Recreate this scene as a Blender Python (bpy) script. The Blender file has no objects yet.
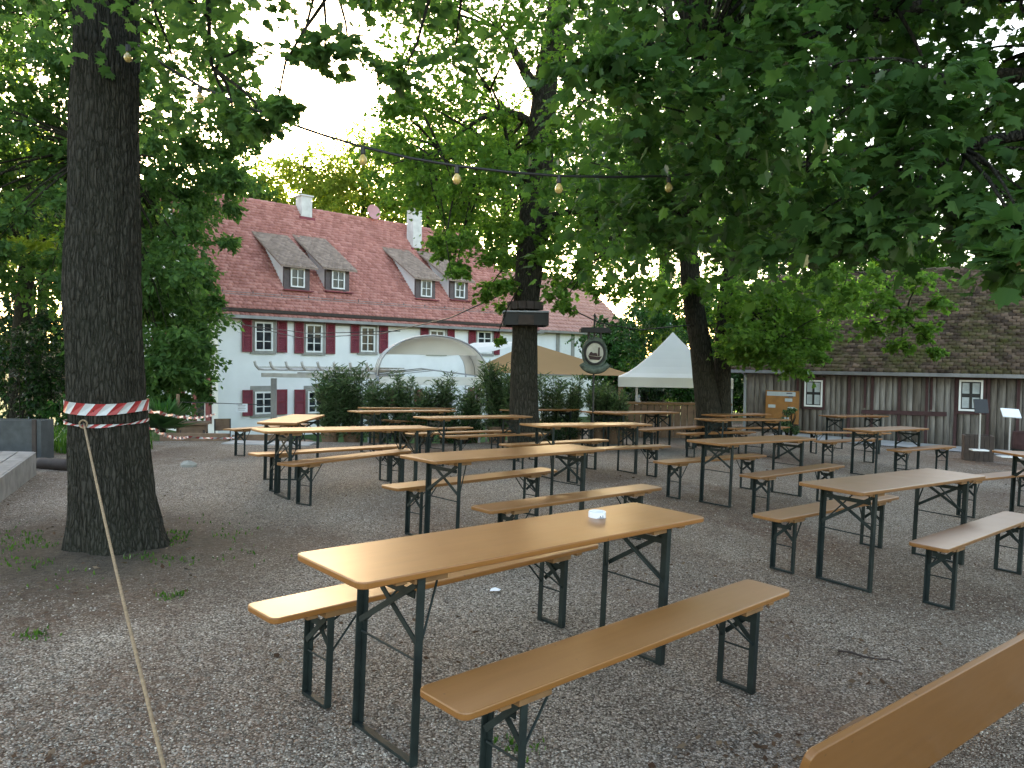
import bpy, math, random
import numpy as np
from mathutils import Vector, Matrix, noise as mnoise

random.seed(7)
rng = np.random.default_rng(11)
scene = bpy.context.scene
COL = scene.collection
R = math.radians

# ------------------------------------------------------------------ camera
CAM_H, PITCH, ROLL, F_PX = 1.5878, 0.0305, 0.0138, 741.2
_F = Vector((0, math.cos(PITCH), -math.sin(PITCH)))
_R0 = Vector((1, 0, 0)); _U0 = _R0.cross(_F)
_R = _R0 * math.cos(ROLL) + _U0 * math.sin(ROLL)
_U = _U0 * math.cos(ROLL) - _R0 * math.sin(ROLL)
CAM = Vector((0, 0, CAM_H))
cd = bpy.data.cameras.new('camera'); cam = bpy.data.objects.new('camera', cd); COL.objects.link(cam)
cd.sensor_width = 36; cd.lens = F_PX / 1024 * 36; cd.clip_start = .05; cd.clip_end = 2000
m = Matrix((( _R.x, _U.x, -_F.x, 0), (_R.y, _U.y, -_F.y, 0), (_R.z, _U.z, -_F.z, CAM_H), (0, 0, 0, 1)))
cam.matrix_world = m
scene.camera = cam

def at(px, py, d):
    """real-world point seen at a picture position, d metres ahead"""
    return CAM + d * (_F + _R * ((px - 512) / F_PX) + _U * ((384 - py) / F_PX))
def ray(px, py):
    return _F + _R * ((px - 512) / F_PX) + _U * ((384 - py) / F_PX)
def hit(px, py, p0, n):
    r = ray(px, py)
    return CAM + r * ((p0 - CAM).dot(n) / r.dot(n))

# ------------------------------------------------------------------ terrain height
GP = (-.0396, .0051, -.0010, .0021, -.0012)
def sstep(t):
    t = np.clip(t, 0, 1); return t * t * (3 - 2 * t)
def gz_np(x, y):
    xc = np.clip(x, -8, 13); yc = np.clip(y, -3, 18)
    z = GP[0]*xc + GP[1]*yc + GP[2]*xc*xc + GP[3]*xc*yc + GP[4]*yc*yc
    crest = 15.9 + np.clip((x + 1) * 1.6, 0, 14)
    return z - 1.45 * sstep((y - crest) / 7)
def gz(x, y):
    return float(gz_np(np.array(float(x)), np.array(float(y))))
def gnorm(x, y):
    e = .1
    return Vector((-(gz(x+e, y)-gz(x-e, y))/(2*e), -(gz(x, y+e)-gz(x, y-e))/(2*e), 1)).normalized()

# ------------------------------------------------------------------ helpers
def tag(o, label=None, cat=None, group=None, kind=None):
    if label: o['label'] = label
    if cat: o['category'] = cat
    if group: o['group'] = group
    if kind: o['kind'] = kind
    return o
def empty(name, loc=(0,0,0), rz=0, label=None, cat=None, group=None):
    o = bpy.data.objects.new(name, None); COL.objects.link(o)
    o.location = loc; o.rotation_euler = (0, 0, rz); o.empty_display_size = .1
    return tag(o, label, cat, group)
def copy_tree(o, parent=None):
    c = o.copy(); COL.objects.link(c)
    if parent is not None: c.parent = parent
    for ch in o.children: copy_tree(ch, c)
    return c

class MB:
    def __init__(s): s.v = []; s.f = []; s.mi = []
    def add(s, vs, fs, mi=0):
        b = len(s.v); s.v += [tuple(v) for v in vs]
        s.f += [tuple(b + i for i in f) for f in fs]; s.mi += [mi] * len(fs); return s
    def box(s, c, d, rot=None, mi=0):
        hx, hy, hz = d[0]/2, d[1]/2, d[2]/2
        vs = [Vector((x, y, z)) for x in (-hx, hx) for y in (-hy, hy) for z in (-hz, hz)]
        if rot is not None: vs = [rot @ v for v in vs]
        c = Vector(c); vs = [v + c for v in vs]
        return s.add(vs, [(0,1,3,2),(4,6,7,5),(0,4,5,1),(2,3,7,6),(0,2,6,4),(1,5,7,3)], mi)
    def beam(s, p, q, w, h, up=Vector((0,0,1)), mi=0):
        p = Vector(p); q = Vector(q); d = (q - p); L = d.length; d /= L
        if abs(d.dot(up)) > .99: up = Vector((0,1,0))
        y = up.cross(d).normalized(); z = d.cross(y)
        return s.box((p+q)/2, (L, w, h), Matrix((d, y, z)).transposed(), mi)
    def prism(s, poly, a, b, mi=0):
        """poly: list of 3D points (planar), extruded by vector from a to b offsets"""
        a = Vector(a); b = Vector(b); n = len(poly)
        vs = [Vector(p)+a for p in poly] + [Vector(p)+b for p in poly]
        fs = [tuple(range(n-1, -1, -1)), tuple(range(n, 2*n))] + [(i, (i+1) % n, n+(i+1) % n, n+i) for i in range(n)]
        return s.add(vs, fs, mi)
    def tube(s, path, radii, n=8, cap=True, mi=0):
        path = [Vector(p) for p in path]; m_ = len(path)
        if not hasattr(radii, '__len__'): radii = [radii]*m_
        ref = Vector((0,0,1)); vs = []; px = None
        for i, p in enumerate(path):
            d = (path[min(i+1, m_-1)] - path[max(i-1, 0)])
            if d.length < 1e-9: d = Vector((0,0,1))
            d.normalize()
            if px is None:
                r = Vector((1,0,0)) if abs(d.x) < .8 else Vector((0,1,0)); px = (r - d*r.dot(d)).normalized()
            else: px = (px - d*px.dot(d)).normalized()
            py = d.cross(px)
            for k in range(n):
                a = 2*math.pi*k/n
                vs.append(p + (px*math.cos(a) + py*math.sin(a))*radii[i])
        fs = [(i*n+k, i*n+(k+1) % n, (i+1)*n+(k+1) % n, (i+1)*n+k) for i in range(m_-1) for k in range(n)]
        if cap: fs += [tuple(range(n-1, -1, -1)), tuple(range((m_-1)*n, m_*n))]
        return s.add(vs, fs, mi)
    def lathe(s, prof, n=24, c=(0,0,0), mi=0):
        c = Vector(c); vs = [c + Vector((r*math.cos(2*math.pi*k/n), r*math.sin(2*math.pi*k/n), z)) for r, z in prof for k in range(n)]
        fs = [(i*n+k, i*n+(k+1) % n, (i+1)*n+(k+1) % n, (i+1)*n+k) for i in range(len(prof)-1) for k in range(n)]
        return s.add(vs, fs, mi)
    def build(s, name, mat, parent=None, smooth=False, uv=False):
        me = bpy.data.meshes.new(name); me.from_pydata(s.v, [], s.f)
        mats = mat if isinstance(mat, (list, tuple)) else [mat]
        for mm in mats: me.materials.append(mm)
        if len(mats) > 1: me.polygons.foreach_set('material_index', s.mi)
        if smooth: me.polygons.foreach_set('use_smooth', [True]*len(me.polygons))
        if uv:
            l = me.uv_layers.new(name='uv')
            for p in me.polygons:
                nn = p.normal; u = Vector((0,0,1)).cross(nn)
                u = Vector((1,0,0)) if u.length < 1e-4 else u.normalized()
                w = nn.cross(u)
                for li in p.loop_indices:
                    co = me.vertices[me.loops[li].vertex_index].co
                    l.data[li].uv = (co.dot(u), co.dot(w))
        me.update()
        o = bpy.data.objects.new(name, me); COL.objects.link(o)
        if parent is not None: o.parent = parent
        return o

def np_mesh(name, V, nper, mat, parent=None, loops=None, smooth=False):
    """V (N*nper,3): every consecutive nper vertices is one polygon, or loops gives polygons inside each template"""
    me = bpy.data.meshes.new(name); me.vertices.add(len(V)); me.vertices.foreach_set('co', V.astype(np.float32).ravel())
    if loops is None: loops = [list(range(nper))]
    N = len(V)//nper
    li = np.concatenate([np.array(l) for l in loops]); lt = np.array([len(l) for l in loops])
    L = (np.arange(N)[:, None]*nper + li[None, :]).ravel()
    me.loops.add(len(L)); me.loops.foreach_set('vertex_index', L.astype(np.int32))
    me.polygons.add(N*len(loops))
    ls = np.concatenate([[0], np.cumsum(lt)[:-1]])
    st = (np.arange(N)[:, None]*len(li) + ls[None, :]).ravel()
    me.polygons.foreach_set('loop_start', st.astype(np.int32))
    me.polygons.foreach_set('loop_total', np.tile(lt, N).astype(np.int32))
    if smooth: me.polygons.foreach_set('use_smooth', np.ones(N*len(loops), dtype=bool))
    me.update(calc_edges=True); me.materials.append(mat)
    o = bpy.data.objects.new(name, me); COL.objects.link(o)
    if parent is not None: o.parent = parent
    return o

# ------------------------------------------------------------------ materials
class NT:
    def __init__(s, name):
        s.m = bpy.data.materials.new(name); s.m.use_nodes = True; s.t = s.m.node_tree; s.n = s.t.nodes
        s.b = s.n['Principled BSDF']; s.out = s.n['Material Output']
    def new(s, t, **kw):
        n = s.n.new(t)
        for k, v in kw.items():
            if k in n.inputs: n.inputs[k].default_value = v
            else: setattr(n, k, v)
        return n
    def link(s, a, b): s.t.links.new(a, b)
    def coord(s, kind='Object', scale=(1,1,1), rot=(0,0,0)):
        c = s.new('ShaderNodeTexCoord'); mp = s.new('ShaderNodeMapping'); mp.inputs['Scale'].default_value = scale; mp.inputs['Rotation'].default_value = rot
        s.link(c.outputs[kind], mp.inputs['Vector']); return mp.outputs['Vector']
    def noise(s, vec, scale, detail=4, rough=.55, out='Fac'):
        n = s.new('ShaderNodeTexNoise', Scale=scale, Detail=detail, Roughness=rough)
        if vec is not None: s.link(vec, n.inputs['Vector'])
        return n.outputs[out]
    def ramp(s, fac, stops, interp='LINEAR'):
        r = s.new('ShaderNodeValToRGB'); r.color_ramp.interpolation = interp
        el = r.color_ramp.elements
        while len(el) < len(stops): el.new(.5)
        for e, (p, c) in zip(el, stops):
            e.position = p; e.color = (*c, 1) if len(c) == 3 else c
        s.link(fac, r.inputs['Fac']); return r.outputs['Color']
    def mix(s, fac, a, b, blend='MIX'):
        n = s.new('ShaderNodeMix', data_type='RGBA', blend_type=blend)
        for sock, val in ((n.inputs[0], fac), (n.inputs[6], a), (n.inputs[7], b)):
            if isinstance(val, (int, float)): sock.default_value = val
            elif isinstance(val, tuple): sock.default_value = (*val, 1) if len(val) == 3 else val
            else: s.link(val, sock)
        return n.outputs[2]
    def math(s, op, a, b=0.):
        n = s.new('ShaderNodeMath', operation=op)
        for i, v in enumerate((a, b)):
            if isinstance(v, (int, float)): n.inputs[i].default_value = v
            else: s.link(v, n.inputs[i])
        return n.outputs[0]
    def bump(s, h, strength=.3, dist=.01, prev=None):
        b = s.new('ShaderNodeBump', Strength=strength, Distance=dist); s.link(h, b.inputs['Height'])
        if prev is not None: s.link(prev, b.inputs['Normal'])
        s.link(b.outputs['Normal'], s.b.inputs['Normal']); return b.outputs['Normal']
    def base(s, c):
        if isinstance(c, tuple): s.b.inputs['Base Color'].default_value = (*c, 1)
        else: s.link(c, s.b.inputs['Base Color'])
    def set(s, **kw):
        for k, v in kw.items(): s.b.inputs[k.replace('_', ' ')].default_value = v
        return s

def simple(name, col, rough=.6, var=.15, scale=6, metallic=0, bump=0.0, coord='Object', spec=.5):
    n = NT(name); v = n.coord(coord)
    f = n.noise(v, scale, 5)
    lo = tuple(c*(1-var) for c in col); hi = tuple(min(1, c*(1+var)) for c in col)
    n.base(n.ramp(f, [(.3, lo), (.7, hi)])); n.set(Roughness=rough, Metallic=metallic, Specular_IOR_Level=spec)
    if bump: n.bump(n.noise(v, scale*8, 4), bump, .005)
    return n.m

def wood_board():
    n = NT('varnished orange board')
    oi = n.new('ShaderNodeObjectInfo')
    c = n.new('ShaderNodeTexCoord'); mp = n.new('ShaderNodeMapping'); mp.inputs['Scale'].default_value = (1.2, 14, 14)
    ad = n.new('ShaderNodeVectorMath', operation='ADD'); n.link(c.outputs['Object'], ad.inputs[0])
    sc = n.new('ShaderNodeVectorMath', operation='SCALE'); sc.inputs[0].default_value = (13, 7, 3); n.link(oi.outputs['Random'], sc.inputs['Scale'])
    n.link(sc.outputs[0], ad.inputs[1]); n.link(ad.outputs[0], mp.inputs['Vector'])
    g = n.noise(mp.outputs['Vector'], 2.2, 6, .6)
    big = n.noise(ad.outputs[0], 2.3, 4)
    col = n.ramp(g, [(.2, (.200, .080, .019)), (.5, (.235, .096, .024)), (.85, (.265, .112, .030))])
    col = n.mix(n.math('MULTIPLY', big, .30), col, (.255, .112, .034))
    vo = n.new('ShaderNodeTexVoronoi', Scale=8); n.link(ad.outputs[0], vo.inputs['Vector'])
    spots = n.ramp(vo.outputs['Distance'], [(.035, (1,1,1)), (.055, (0,0,0))])
    col = n.mix(n.math('MULTIPLY', spots, .65), col, (.07, .032, .014))
    tint = n.ramp(oi.outputs['Random'], [(0, (.80,.80,.80)), (.5, (.97,.98,1.0)), (1, (1.08,1.04,.98))])
    col = n.mix(1.0, col, tint, 'MULTIPLY')
    fine = n.noise(mp.outputs['Vector'], 7, 3, .6)
    col = n.mix(n.math('MULTIPLY', n.ramp(fine, [(.35, (0,0,0)), (.85, (1,1,1))]), .22), col, (.17, .068, .017))
    n.base(col)
    n.link(n.ramp(n.noise(ad.outputs[0], 3, 2), [(.2, (.30,)*3), (.85, (.38,)*3)]), n.b.inputs['Roughness'])
    n.set(Specular_IOR_Level=.55)
    n.bump(g, .05, .002)
    return n.m

def bark(name, dark, light, sc=1.0):
    n = NT(name); v = n.coord('Object', (sc*16, sc*16, sc*3.2))
    vo = n.new('ShaderNodeTexVoronoi', Scale=1.0, feature='DISTANCE_TO_EDGE'); 
    dist = n.noise(n.coord('Object', (sc*5, sc*5, sc*2)), 1.4, 4, out='Color')
    w = n.new('ShaderNodeVectorMath', operation='MULTIPLY_ADD'); n.link(dist, w.inputs[0]); w.inputs[1].default_value = (1.6, 1.6, 1.6); n.link(v, w.inputs[2])
    n.link(w.outputs[0], vo.inputs['Vector'])
    fine = n.noise(n.coord('Object', (sc*40, sc*40, sc*12)), 1.5, 5)
    h = n.math('ADD', n.ramp(vo.outputs['Distance'], [(0, (0,0,0)), (.35, (1,1,1))]), n.math('MULTIPLY', fine, .5))
    col = n.ramp(h, [(.15, dark), (.7, light), (1.0, tuple(c*1.25 for c in light))])
    n.base(n.mix(n.math('MULTIPLY', n.noise(n.coord('Object'), 1.3, 3), .5), col, (.035, .042, .026)))
    n.set(Roughness=.95, Specular_IOR_Level=.1); n.bump(h, 1.0, .05/sc)
    return n.m

def leaf(name, c1, c2, c3, trans=.45, gloss=.12):
    n = NT(name); g = n.new('ShaderNodeNewGeometry')
    col = n.ramp(g.outputs['Random Per Island'], [(0, c1), (.55, c2), (1, c3)])
    d = n.new('ShaderNodeBsdfDiffuse'); t = n.new('ShaderNodeBsdfTranslucent'); gl = n.new('ShaderNodeBsdfGlossy', Roughness=.38)
    n.link(col, d.inputs['Color'])
    tc = n.mix(1.0, col, (1.2, 1.4, .75), 'MULTIPLY'); n.link(tc, t.inputs['Color'])
    m1 = n.new('ShaderNodeMixShader', Fac=trans); n.link(d.outputs[0], m1.inputs[1]); n.link(t.outputs[0], m1.inputs[2])
    fr = n.new('ShaderNodeLayerWeight', Blend=.25)
    m2 = n.new('ShaderNodeMixShader'); n.link(n.math('MULTIPLY', fr.outputs['Fresnel'], gloss*3), m2.inputs[0])
    n.link(m1.outputs[0], m2.inputs[1]); n.link(gl.outputs[0], m2.inputs[2])
    n.link(m2.outputs[0], n.out.inputs['Surface']); n.n.remove(n.b)
    return n.m

M = {}
M['board'] = wood_board()
M['iron'] = simple('dark green painted iron', (.012, .019, .018), .62, .35, 12, spec=.25)
M['cleat'] = simple('raw brown wood', (.20, .10, .04), .7, .25, 10)
M['bark_near'] = bark('dark furrowed bark', (.007, .006, .005), (.052, .045, .039), 2.3)
M['bark_mid'] = bark('mid bark', (.009, .0075, .006), (.050, .042, .034), 1.5)
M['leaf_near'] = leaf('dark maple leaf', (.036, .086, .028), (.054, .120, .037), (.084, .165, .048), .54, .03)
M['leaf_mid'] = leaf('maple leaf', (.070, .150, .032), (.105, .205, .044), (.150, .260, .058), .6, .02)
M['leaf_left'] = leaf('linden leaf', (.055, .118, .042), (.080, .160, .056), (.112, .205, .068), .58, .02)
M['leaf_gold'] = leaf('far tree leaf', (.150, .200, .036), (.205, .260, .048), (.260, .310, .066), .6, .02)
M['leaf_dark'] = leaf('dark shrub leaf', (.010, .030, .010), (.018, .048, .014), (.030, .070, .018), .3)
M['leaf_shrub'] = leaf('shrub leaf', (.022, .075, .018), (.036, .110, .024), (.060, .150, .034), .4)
M['leaf_ole'] = leaf('oleander leaf', (.045, .088, .036), (.080, .135, .058), (.150, .205, .105), .35, .08)
M['grass'] = leaf('grass blade', (.030, .080, .014), (.050, .120, .020), (.090, .160, .030), .35, .05)
M['plaster'] = None
M['render_white'] = simple('white plaster', (.84, .84, .83), .9, .07, .9, bump=.25)
M['stone_trim'] = simple('grey stone trim', (.30, .29, .26), .9, .15, 5, bump=.2)
M['shutter'] = simple('wine red paint', (.20, .022, .036), .55, .2, 4)
M['white_paint'] = simple('white paint', (.78, .78, .76), .5, .06, 5)
M['zinc'] = simple('zinc sheet', (.22, .22, .23), .45, .2, 3, metallic=.6)
M['dark_wood'] = simple('dark stained wood', (.045, .030, .024), .75, .3, 8, bump=.2)
M['brown_wood'] = simple('brown timber', (.17, .10, .06), .75, .25, 7, bump=.2)
M['dormer_front'] = simple('dormer slate grey', (.11, .085, .085), .8, .2, 7)
M['white_cloth'] = simple('white tarpaulin', (.80, .80, .78), .7, .05, 2)
def cloth(name, c, t):
    n = NT(name); d = n.new('ShaderNodeBsdfDiffuse'); d.inputs['Color'].default_value = (*c, 1); tr = n.new('ShaderNodeBsdfTranslucent'); tr.inputs['Color'].default_value = (*c, 1)
    v = n.coord('Object'); n.link(n.ramp(n.noise(v, 1.5, 4), [(.3, tuple(x*.92 for x in c)), (.7, c)]), d.inputs['Color'])
    m = n.new('ShaderNodeMixShader', Fac=t); n.link(d.outputs[0], m.inputs[1]); n.link(tr.outputs[0], m.inputs[2]); n.link(m.outputs[0], n.out.inputs['Surface']); n.n.remove(n.b); return n.m
M['white_cloth'] = cloth('white tarpaulin', (.95, .94, .91), .35)
M['tan_cloth'] = cloth('tan shade cloth', (.56, .36, .19), .4)
M['steel'] = simple('galvanised steel', (.42, .43, .45), .4, .12, 9, metallic=.7)
M['grey_paint'] = simple('grey paint', (.26, .28, .30), .5, .1, 4)
M['black'] = simple('black plastic', (.012, .012, .013), .5, .2, 10)
M['chimney'] = simple('pale chimney render', (.60, .58, .55), .9, .15, 3, bump=.2)
M['concrete'] = simple('pale concrete', (.36, .35, .34), .9, .15, 3, bump=.2)
M['grey_deck'] = simple('weathered grey boards', (.20, .19, .18), .8, .3, 6, bump=.3)
M['planter'] = simple('dark grey boards', (.050, .054, .055), .8, .3, 6, bump=.3)
M['paper'] = simple('white paper', (.80, .83, .88), .7, .05, 20)
M['ink'] = simple('grey ink', (.12, .12, .14), .7, .1, 20)
M['red_tape'] = simple('red plastic tape', (.32, .024, .026), .45, .1, 20)
M['white_tape'] = simple('white plastic tape', (.46, .47, .48), .45, .1, 20)
M['rope'] = simple('tan hemp rope', (.25, .175, .105), .9, .3, 60, bump=.4)
M['ceramic'] = simple('white ceramic', (.78, .80, .86), .25, .04, 10)
M['notice'] = simple('orange brown board', (.30, .13, .035), .7, .25, 4)
M['dish'] = simple('pale red dish', (.50, .24, .24), .5, .1, 3)
M['dead_leaf'] = leaf('dead leaf', (.06, .034, .022), (.12, .072, .046), (.20, .145, .10), .1, .02)
M['pebble'] = None

def glass():
    n = NT('window glass'); v = n.coord('Object')
    n.base(n.ramp(n.noise(v, 2.2, 4), [(.35, (.008, .010, .012)), (.7, (.05, .06, .07))]))
    n.set(Roughness=.08, Specular_IOR_Level=.35); n.bump(n.noise(v, 1.5, 2), .05, .05); return n.m
M['glass'] = glass()
def bulb_mat():
    n = NT('yellow bulb glass'); n.base((.62, .44, .14)); n.set(Roughness=.15, Transmission_Weight=.25); return n.m
M['bulb'] = bulb_mat()

def tiles(name, stops, moss=None, moss_amt=0):
    n = NT(name); g = n.new('ShaderNodeNewGeometry'); v = n.coord('Object')
    col = n.ramp(g.outputs['Random Per Island'], stops)
    big = n.noise(v, .7, 5, .6)
    col = n.mix(n.math('MULTIPLY', n.ramp(big, [(.35, (0,0,0)), (.7, (1,1,1))]), .35), col, tuple(c*.62 for c in stops[1][1]))
    if moss:
        mm = n.ramp(n.noise(v, 1.5, 7, .68), [(.46, (0,0,0)), (.66, (1,1,1))])
        col = n.mix(n.math('MULTIPLY', mm, moss_amt), col, moss)
    n.base(col); n.set(Roughness=.85, Specular_IOR_Level=.25); n.bump(n.noise(v, 30, 4), .3, .01); return n.m
M['tile_red'] = tiles('red clay tiles', [(0, (.36, .146, .122)), (.5, (.47, .200, .168)), (1, (.57, .27, .23))])
M['tile_wing'] = tiles('lighter red tiles', [(0, (.46, .23, .19)), (.5, (.52, .27, .225)), (1, (.58, .32, .27))])
M['tile_dormer'] = tiles('brown grey tiles', [(0, (.23, .165, .135)), (.5, (.31, .225, .185)), (1, (.39, .285, .235))])
M['tile_barn'] = tiles('mossy old tiles', [(0, (.034, .022, .015)), (.5, (.072, .047, .032)), (1, (.15, .10, .07))], (.060, .064, .014), .9)

def barn_boards():
    n = NT('weathered grey barn boards'); g = n.new('ShaderNodeNewGeometry'); v = n.coord('Object', (1, 1, .12))
    col = n.ramp(n.noise(v, 14, 5), [(.3, (.125, .110, .098)), (.7, (.30, .272, .245))])
    t = n.ramp(g.outputs['Random Per Island'], [(0, (.62, .58, .54)), (.5, (.95, .95, .95)), (1, (1.15, 1.17, 1.2))])
    n.base(n.mix(1, col, t, 'MULTIPLY')); n.set(Roughness=.9, Specular_IOR_Level=.2); n.bump(n.noise(v, 20, 4), .3, .01); return n.m
M['barn_board'] = barn_boards()
M['batten'] = simple('dark red batten', (.055, .022, .022), .8, .3, 8)

def ground_mat():
    n = NT('gravel yard'); v = n.coord('Object')
    c1 = n.new('ShaderNodeTexVoronoi', Scale=105, Randomness=1); n.link(v, c1.inputs['Vector'])
    sep = n.new('ShaderNodeSeparateColor'); n.link(c1.outputs['Color'], sep.inputs[0])
    stone = n.ramp(sep.outputs[0], [(0, (.065, .052, .041)), (.30, (.245, .207, .165)), (.70, (.46, .395, .325)), (1, (.76, .67, .57))])
    edge = n.ramp(c1.outputs['Distance'], [(.25, (1,1,1)), (.85, (.27,.245,.225))])
    stone = n.mix(1, stone, edge, 'MULTIPLY')
    warp = n.noise(v, 1.1, 6, .65)
    dm = n.ramp(n.noise(n.coord('Object', (1, .55, 1), (0, 0, -.6)), .75, 8, .72), [(.34, (0,0,0)), (.54, (1,1,1))])
    fl = n.noise(v, 28, 5, .7)
    dirt = n.ramp(fl, [(.3, (.036, .019, .012)), (.55, (.115, .064, .040)), (.8, (.26, .165, .115))])
    broad = n.ramp(n.noise(n.coord('Object', (1, .8, 1), (0, 0, .3)), .22, 3, .5), [(.40, (.18,.18,.18)), (.62, (1,1,1))])
    dm = n.math('MULTIPLY', dm, broad)
    dmask = n.math('MULTIPLY', n.math('MULTIPLY', dm, n.ramp(n.noise(v, 16, 4, .7), [(.26, (0,0,0)), (.50, (1,1,1))])), .88)
    col = n.mix(dmask, stone, dirt)
    # soil and moss round the foot of the near tree, lawn at the far left
    def dist_mask(cx, cy, r0, r1, sx=1.0, sy=1.0):
        sb = n.new('ShaderNodeVectorMath', operation='SUBTRACT'); n.link(v, sb.inputs[0]); sb.inputs[1].default_value = (cx, cy, 0)
        ml = n.new('ShaderNodeVectorMath', operation='MULTIPLY'); n.link(sb.outputs[0], ml.inputs[0]); ml.inputs[1].default_value = (sx, sy, 0)
        ln = n.new('ShaderNodeVectorMath', operation='LENGTH'); n.link(ml.outputs[0], ln.inputs[0])
        a = n.math('ADD', ln.outputs['Value'], n.math('MULTIPLY', n.math('SUBTRACT', warp, .5), 1.6))
        mr = n.new('ShaderNodeMapRange'); n.link(a, mr.inputs[0]); mr.inputs[1].default_value = r0; mr.inputs[2].default_value = r1; mr.inputs[3].default_value = 1; mr.inputs[4].default_value = 0
        return mr.outputs[0]
    soil = n.ramp(n.noise(v, 22, 5, .7), [(.3, (.020, .015, .010)), (.55, (.060, .046, .032)), (.75, (.080, .080, .040))])
    col = n.mix(n.math('MULTIPLY', dist_mask(-3.15, 5.9, .6, 2.1), .85), col, soil)
    lawn = n.ramp(n.noise(v, 18, 5), [(.3, (.020, .050, .012)), (.7, (.060, .12, .025))])
    col = n.mix(dist_mask(-15, 16, 6.4, 7.6, 1, .8), col, lawn)
    # far beyond the yard: green fields
    sx = n.new('ShaderNodeSeparateXYZ'); n.link(v, sx.inputs[0])
    far = n.new('ShaderNodeMapRange'); n.link(sx.outputs['Y'], far.inputs[0]); far.inputs[1].default_value = 24; far.inputs[2].default_value = 27
    col = n.mix(far.outputs[0], col, lawn)
    n.base(col); n.set(Roughness=.95, Specular_IOR_Level=.2)
    h = n.math('ADD', n.math('MULTIPLY', n.math('SUBTRACT', 1.0, c1.outputs['Distance']), 1.0), n.math('MULTIPLY', fl, .5))
    n.bump(h, .9, .008)
    return n.m
M['ground'] = ground_mat()
def pebbles():
    n = NT('gravel stones'); g = n.new('ShaderNodeNewGeometry')
    n.base(n.ramp(g.outputs['Random Per Island'], [(0, (.085, .070, .056)), (.5, (.25, .214, .177)), (.85, (.38, .33, .28)), (1, (.56, .505, .44))]))
    n.set(Roughness=.9, Specular_IOR_Level=.25); return n.m
M['pebble'] = pebbles()

# ------------------------------------------------------------------ ground
def axis(lo, hi, fine_lo, fine_hi, step, grow=1.18):
    a = list(np.arange(fine_lo, fine_hi + 1e-6, step)); s = step
    while a[-1] < hi: s *= grow; a.append(a[-1] + s)
    s = step
    while a[0] > lo: s *= grow; a.insert(0, a[0] - s)
    return np.array(a)
xs = axis(-600, 600, -14, 16, .35); ys = axis(-300, 900, -2, 27, .35)
X, Y = np.meshgrid(xs, ys); Z = gz_np(X, Y)
near = np.exp(-((X*X + (Y-6)**2) / 200))
for i in range(len(ys)):
    for j in range(len(xs)):
        if near[i, j] > .02: Z[i, j] += .012 * near[i, j] * mnoise.noise(Vector((X[i, j]*.9, Y[i, j]*.9, 3)))
Vg = np.stack([X, Y, Z], -1).reshape(-1, 3); nx = len(xs)
ii, jj = np.meshgrid(np.arange(len(ys)-1), np.arange(nx-1), indexing='ij'); q = (ii*nx + jj).ravel()
me = bpy.data.meshes.new('ground'); me.from_pydata(Vg.tolist(), [], np.stack([q, q+1, q+nx+1, q+nx], -1).tolist())
me.materials.append(M['ground']); me.polygons.foreach_set('use_smooth', [True]*len(me.polygons))
g_ob = bpy.data.objects.new('ground', me); COL.objects.link(g_ob); tag(g_ob, 'grey gravel yard with brown leaf litter', None, None, 'structure')

# loose stones of the gravel near the viewer (one mass)
def scatter_xy(n, y0, y1):
    y = y0 + (y1 - y0) * rng.random(n)**1.7
    x = (rng.random(n) - .5) * 2 * (.78 * y + .3)
    return x, y
n = 62000; x, y = scatter_xy(n, 2.3, 9.5)
okm = np.sqrt((x + 3.12)**2 + (y - 5.9)**2) + .5*rng.normal(size=n) > 1.7; x, y = x[okm], y[okm]; n = len(x)
base = np.array([(1,0,-.3),(-.5,.87,-.3),(-.5,-.87,-.3),(.45,.75,.55),(-.9,.05,.5),(.45,-.75,.6)])
s_ = (.0030 + .0040*rng.random(n)**1.8)[:, None, None]
a_ = rng.random(n)*6.28; ca, sa = np.cos(a_), np.sin(a_)
P = base[None]*(.7 + .6*rng.random((n, 6, 1))) * s_
Pr = np.stack([P[..., 0]*ca[:, None] - P[..., 1]*sa[:, None], P[..., 0]*sa[:, None] + P[..., 1]*ca[:, None], P[..., 2]*.8], -1)
Pr += np.stack([x, y, gz_np(x, y) + .003], -1)[:, None]
tag(np_mesh('gravel', Pr.reshape(-1, 3), 6, M['pebble'], None, [[3,4,5],[0,3,5],[1,4,3],[2,5,4],[0,1,3],[1,2,4],[2,0,5]]), 'loose grey stones strewn over the yard', None, None, 'stuff')

# ------------------------------------------------------------------ foliage
def maple_tpl():
    h = [(0,0,0),(.16,-.07,0),(.40,-.05,0),(.33,.12,0),(.60,.30,0),(.44,.36,0),(.50,.58,0),(.27,.52,0),(.22,.70,0),(.11,.72,0),(0,1.0,0)]
    r = np.array(h); l = r[1:-1][::-1].copy(); l[:, 0] *= -1
    T = np.concatenate([r, l]); T[:, 2] = -.22*np.abs(T[:, 0]) - .12*T[:, 1]**2
    k = len(r); n_ = len(T)
    return T, [list(range(k)), [0] + list(range(k-1, n_))]
def diamond_tpl():
    T = np.array([(0,0,0),(.34,.42,-.1),(0,1,-.14),(-.34,.42,-.1)]); return T, [[0,1,2],[0,2,3]]
def lance_tpl():
    T = np.array([(0,0,0),(.11,.4,-.02),(0,1,-.1),(-.11,.4,-.02)]); return T, [[0,1,2],[0,2,3]]
TPL = {'maple': maple_tpl(), 'diamond': diamond_tpl(), 'lance': lance_tpl()}

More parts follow.
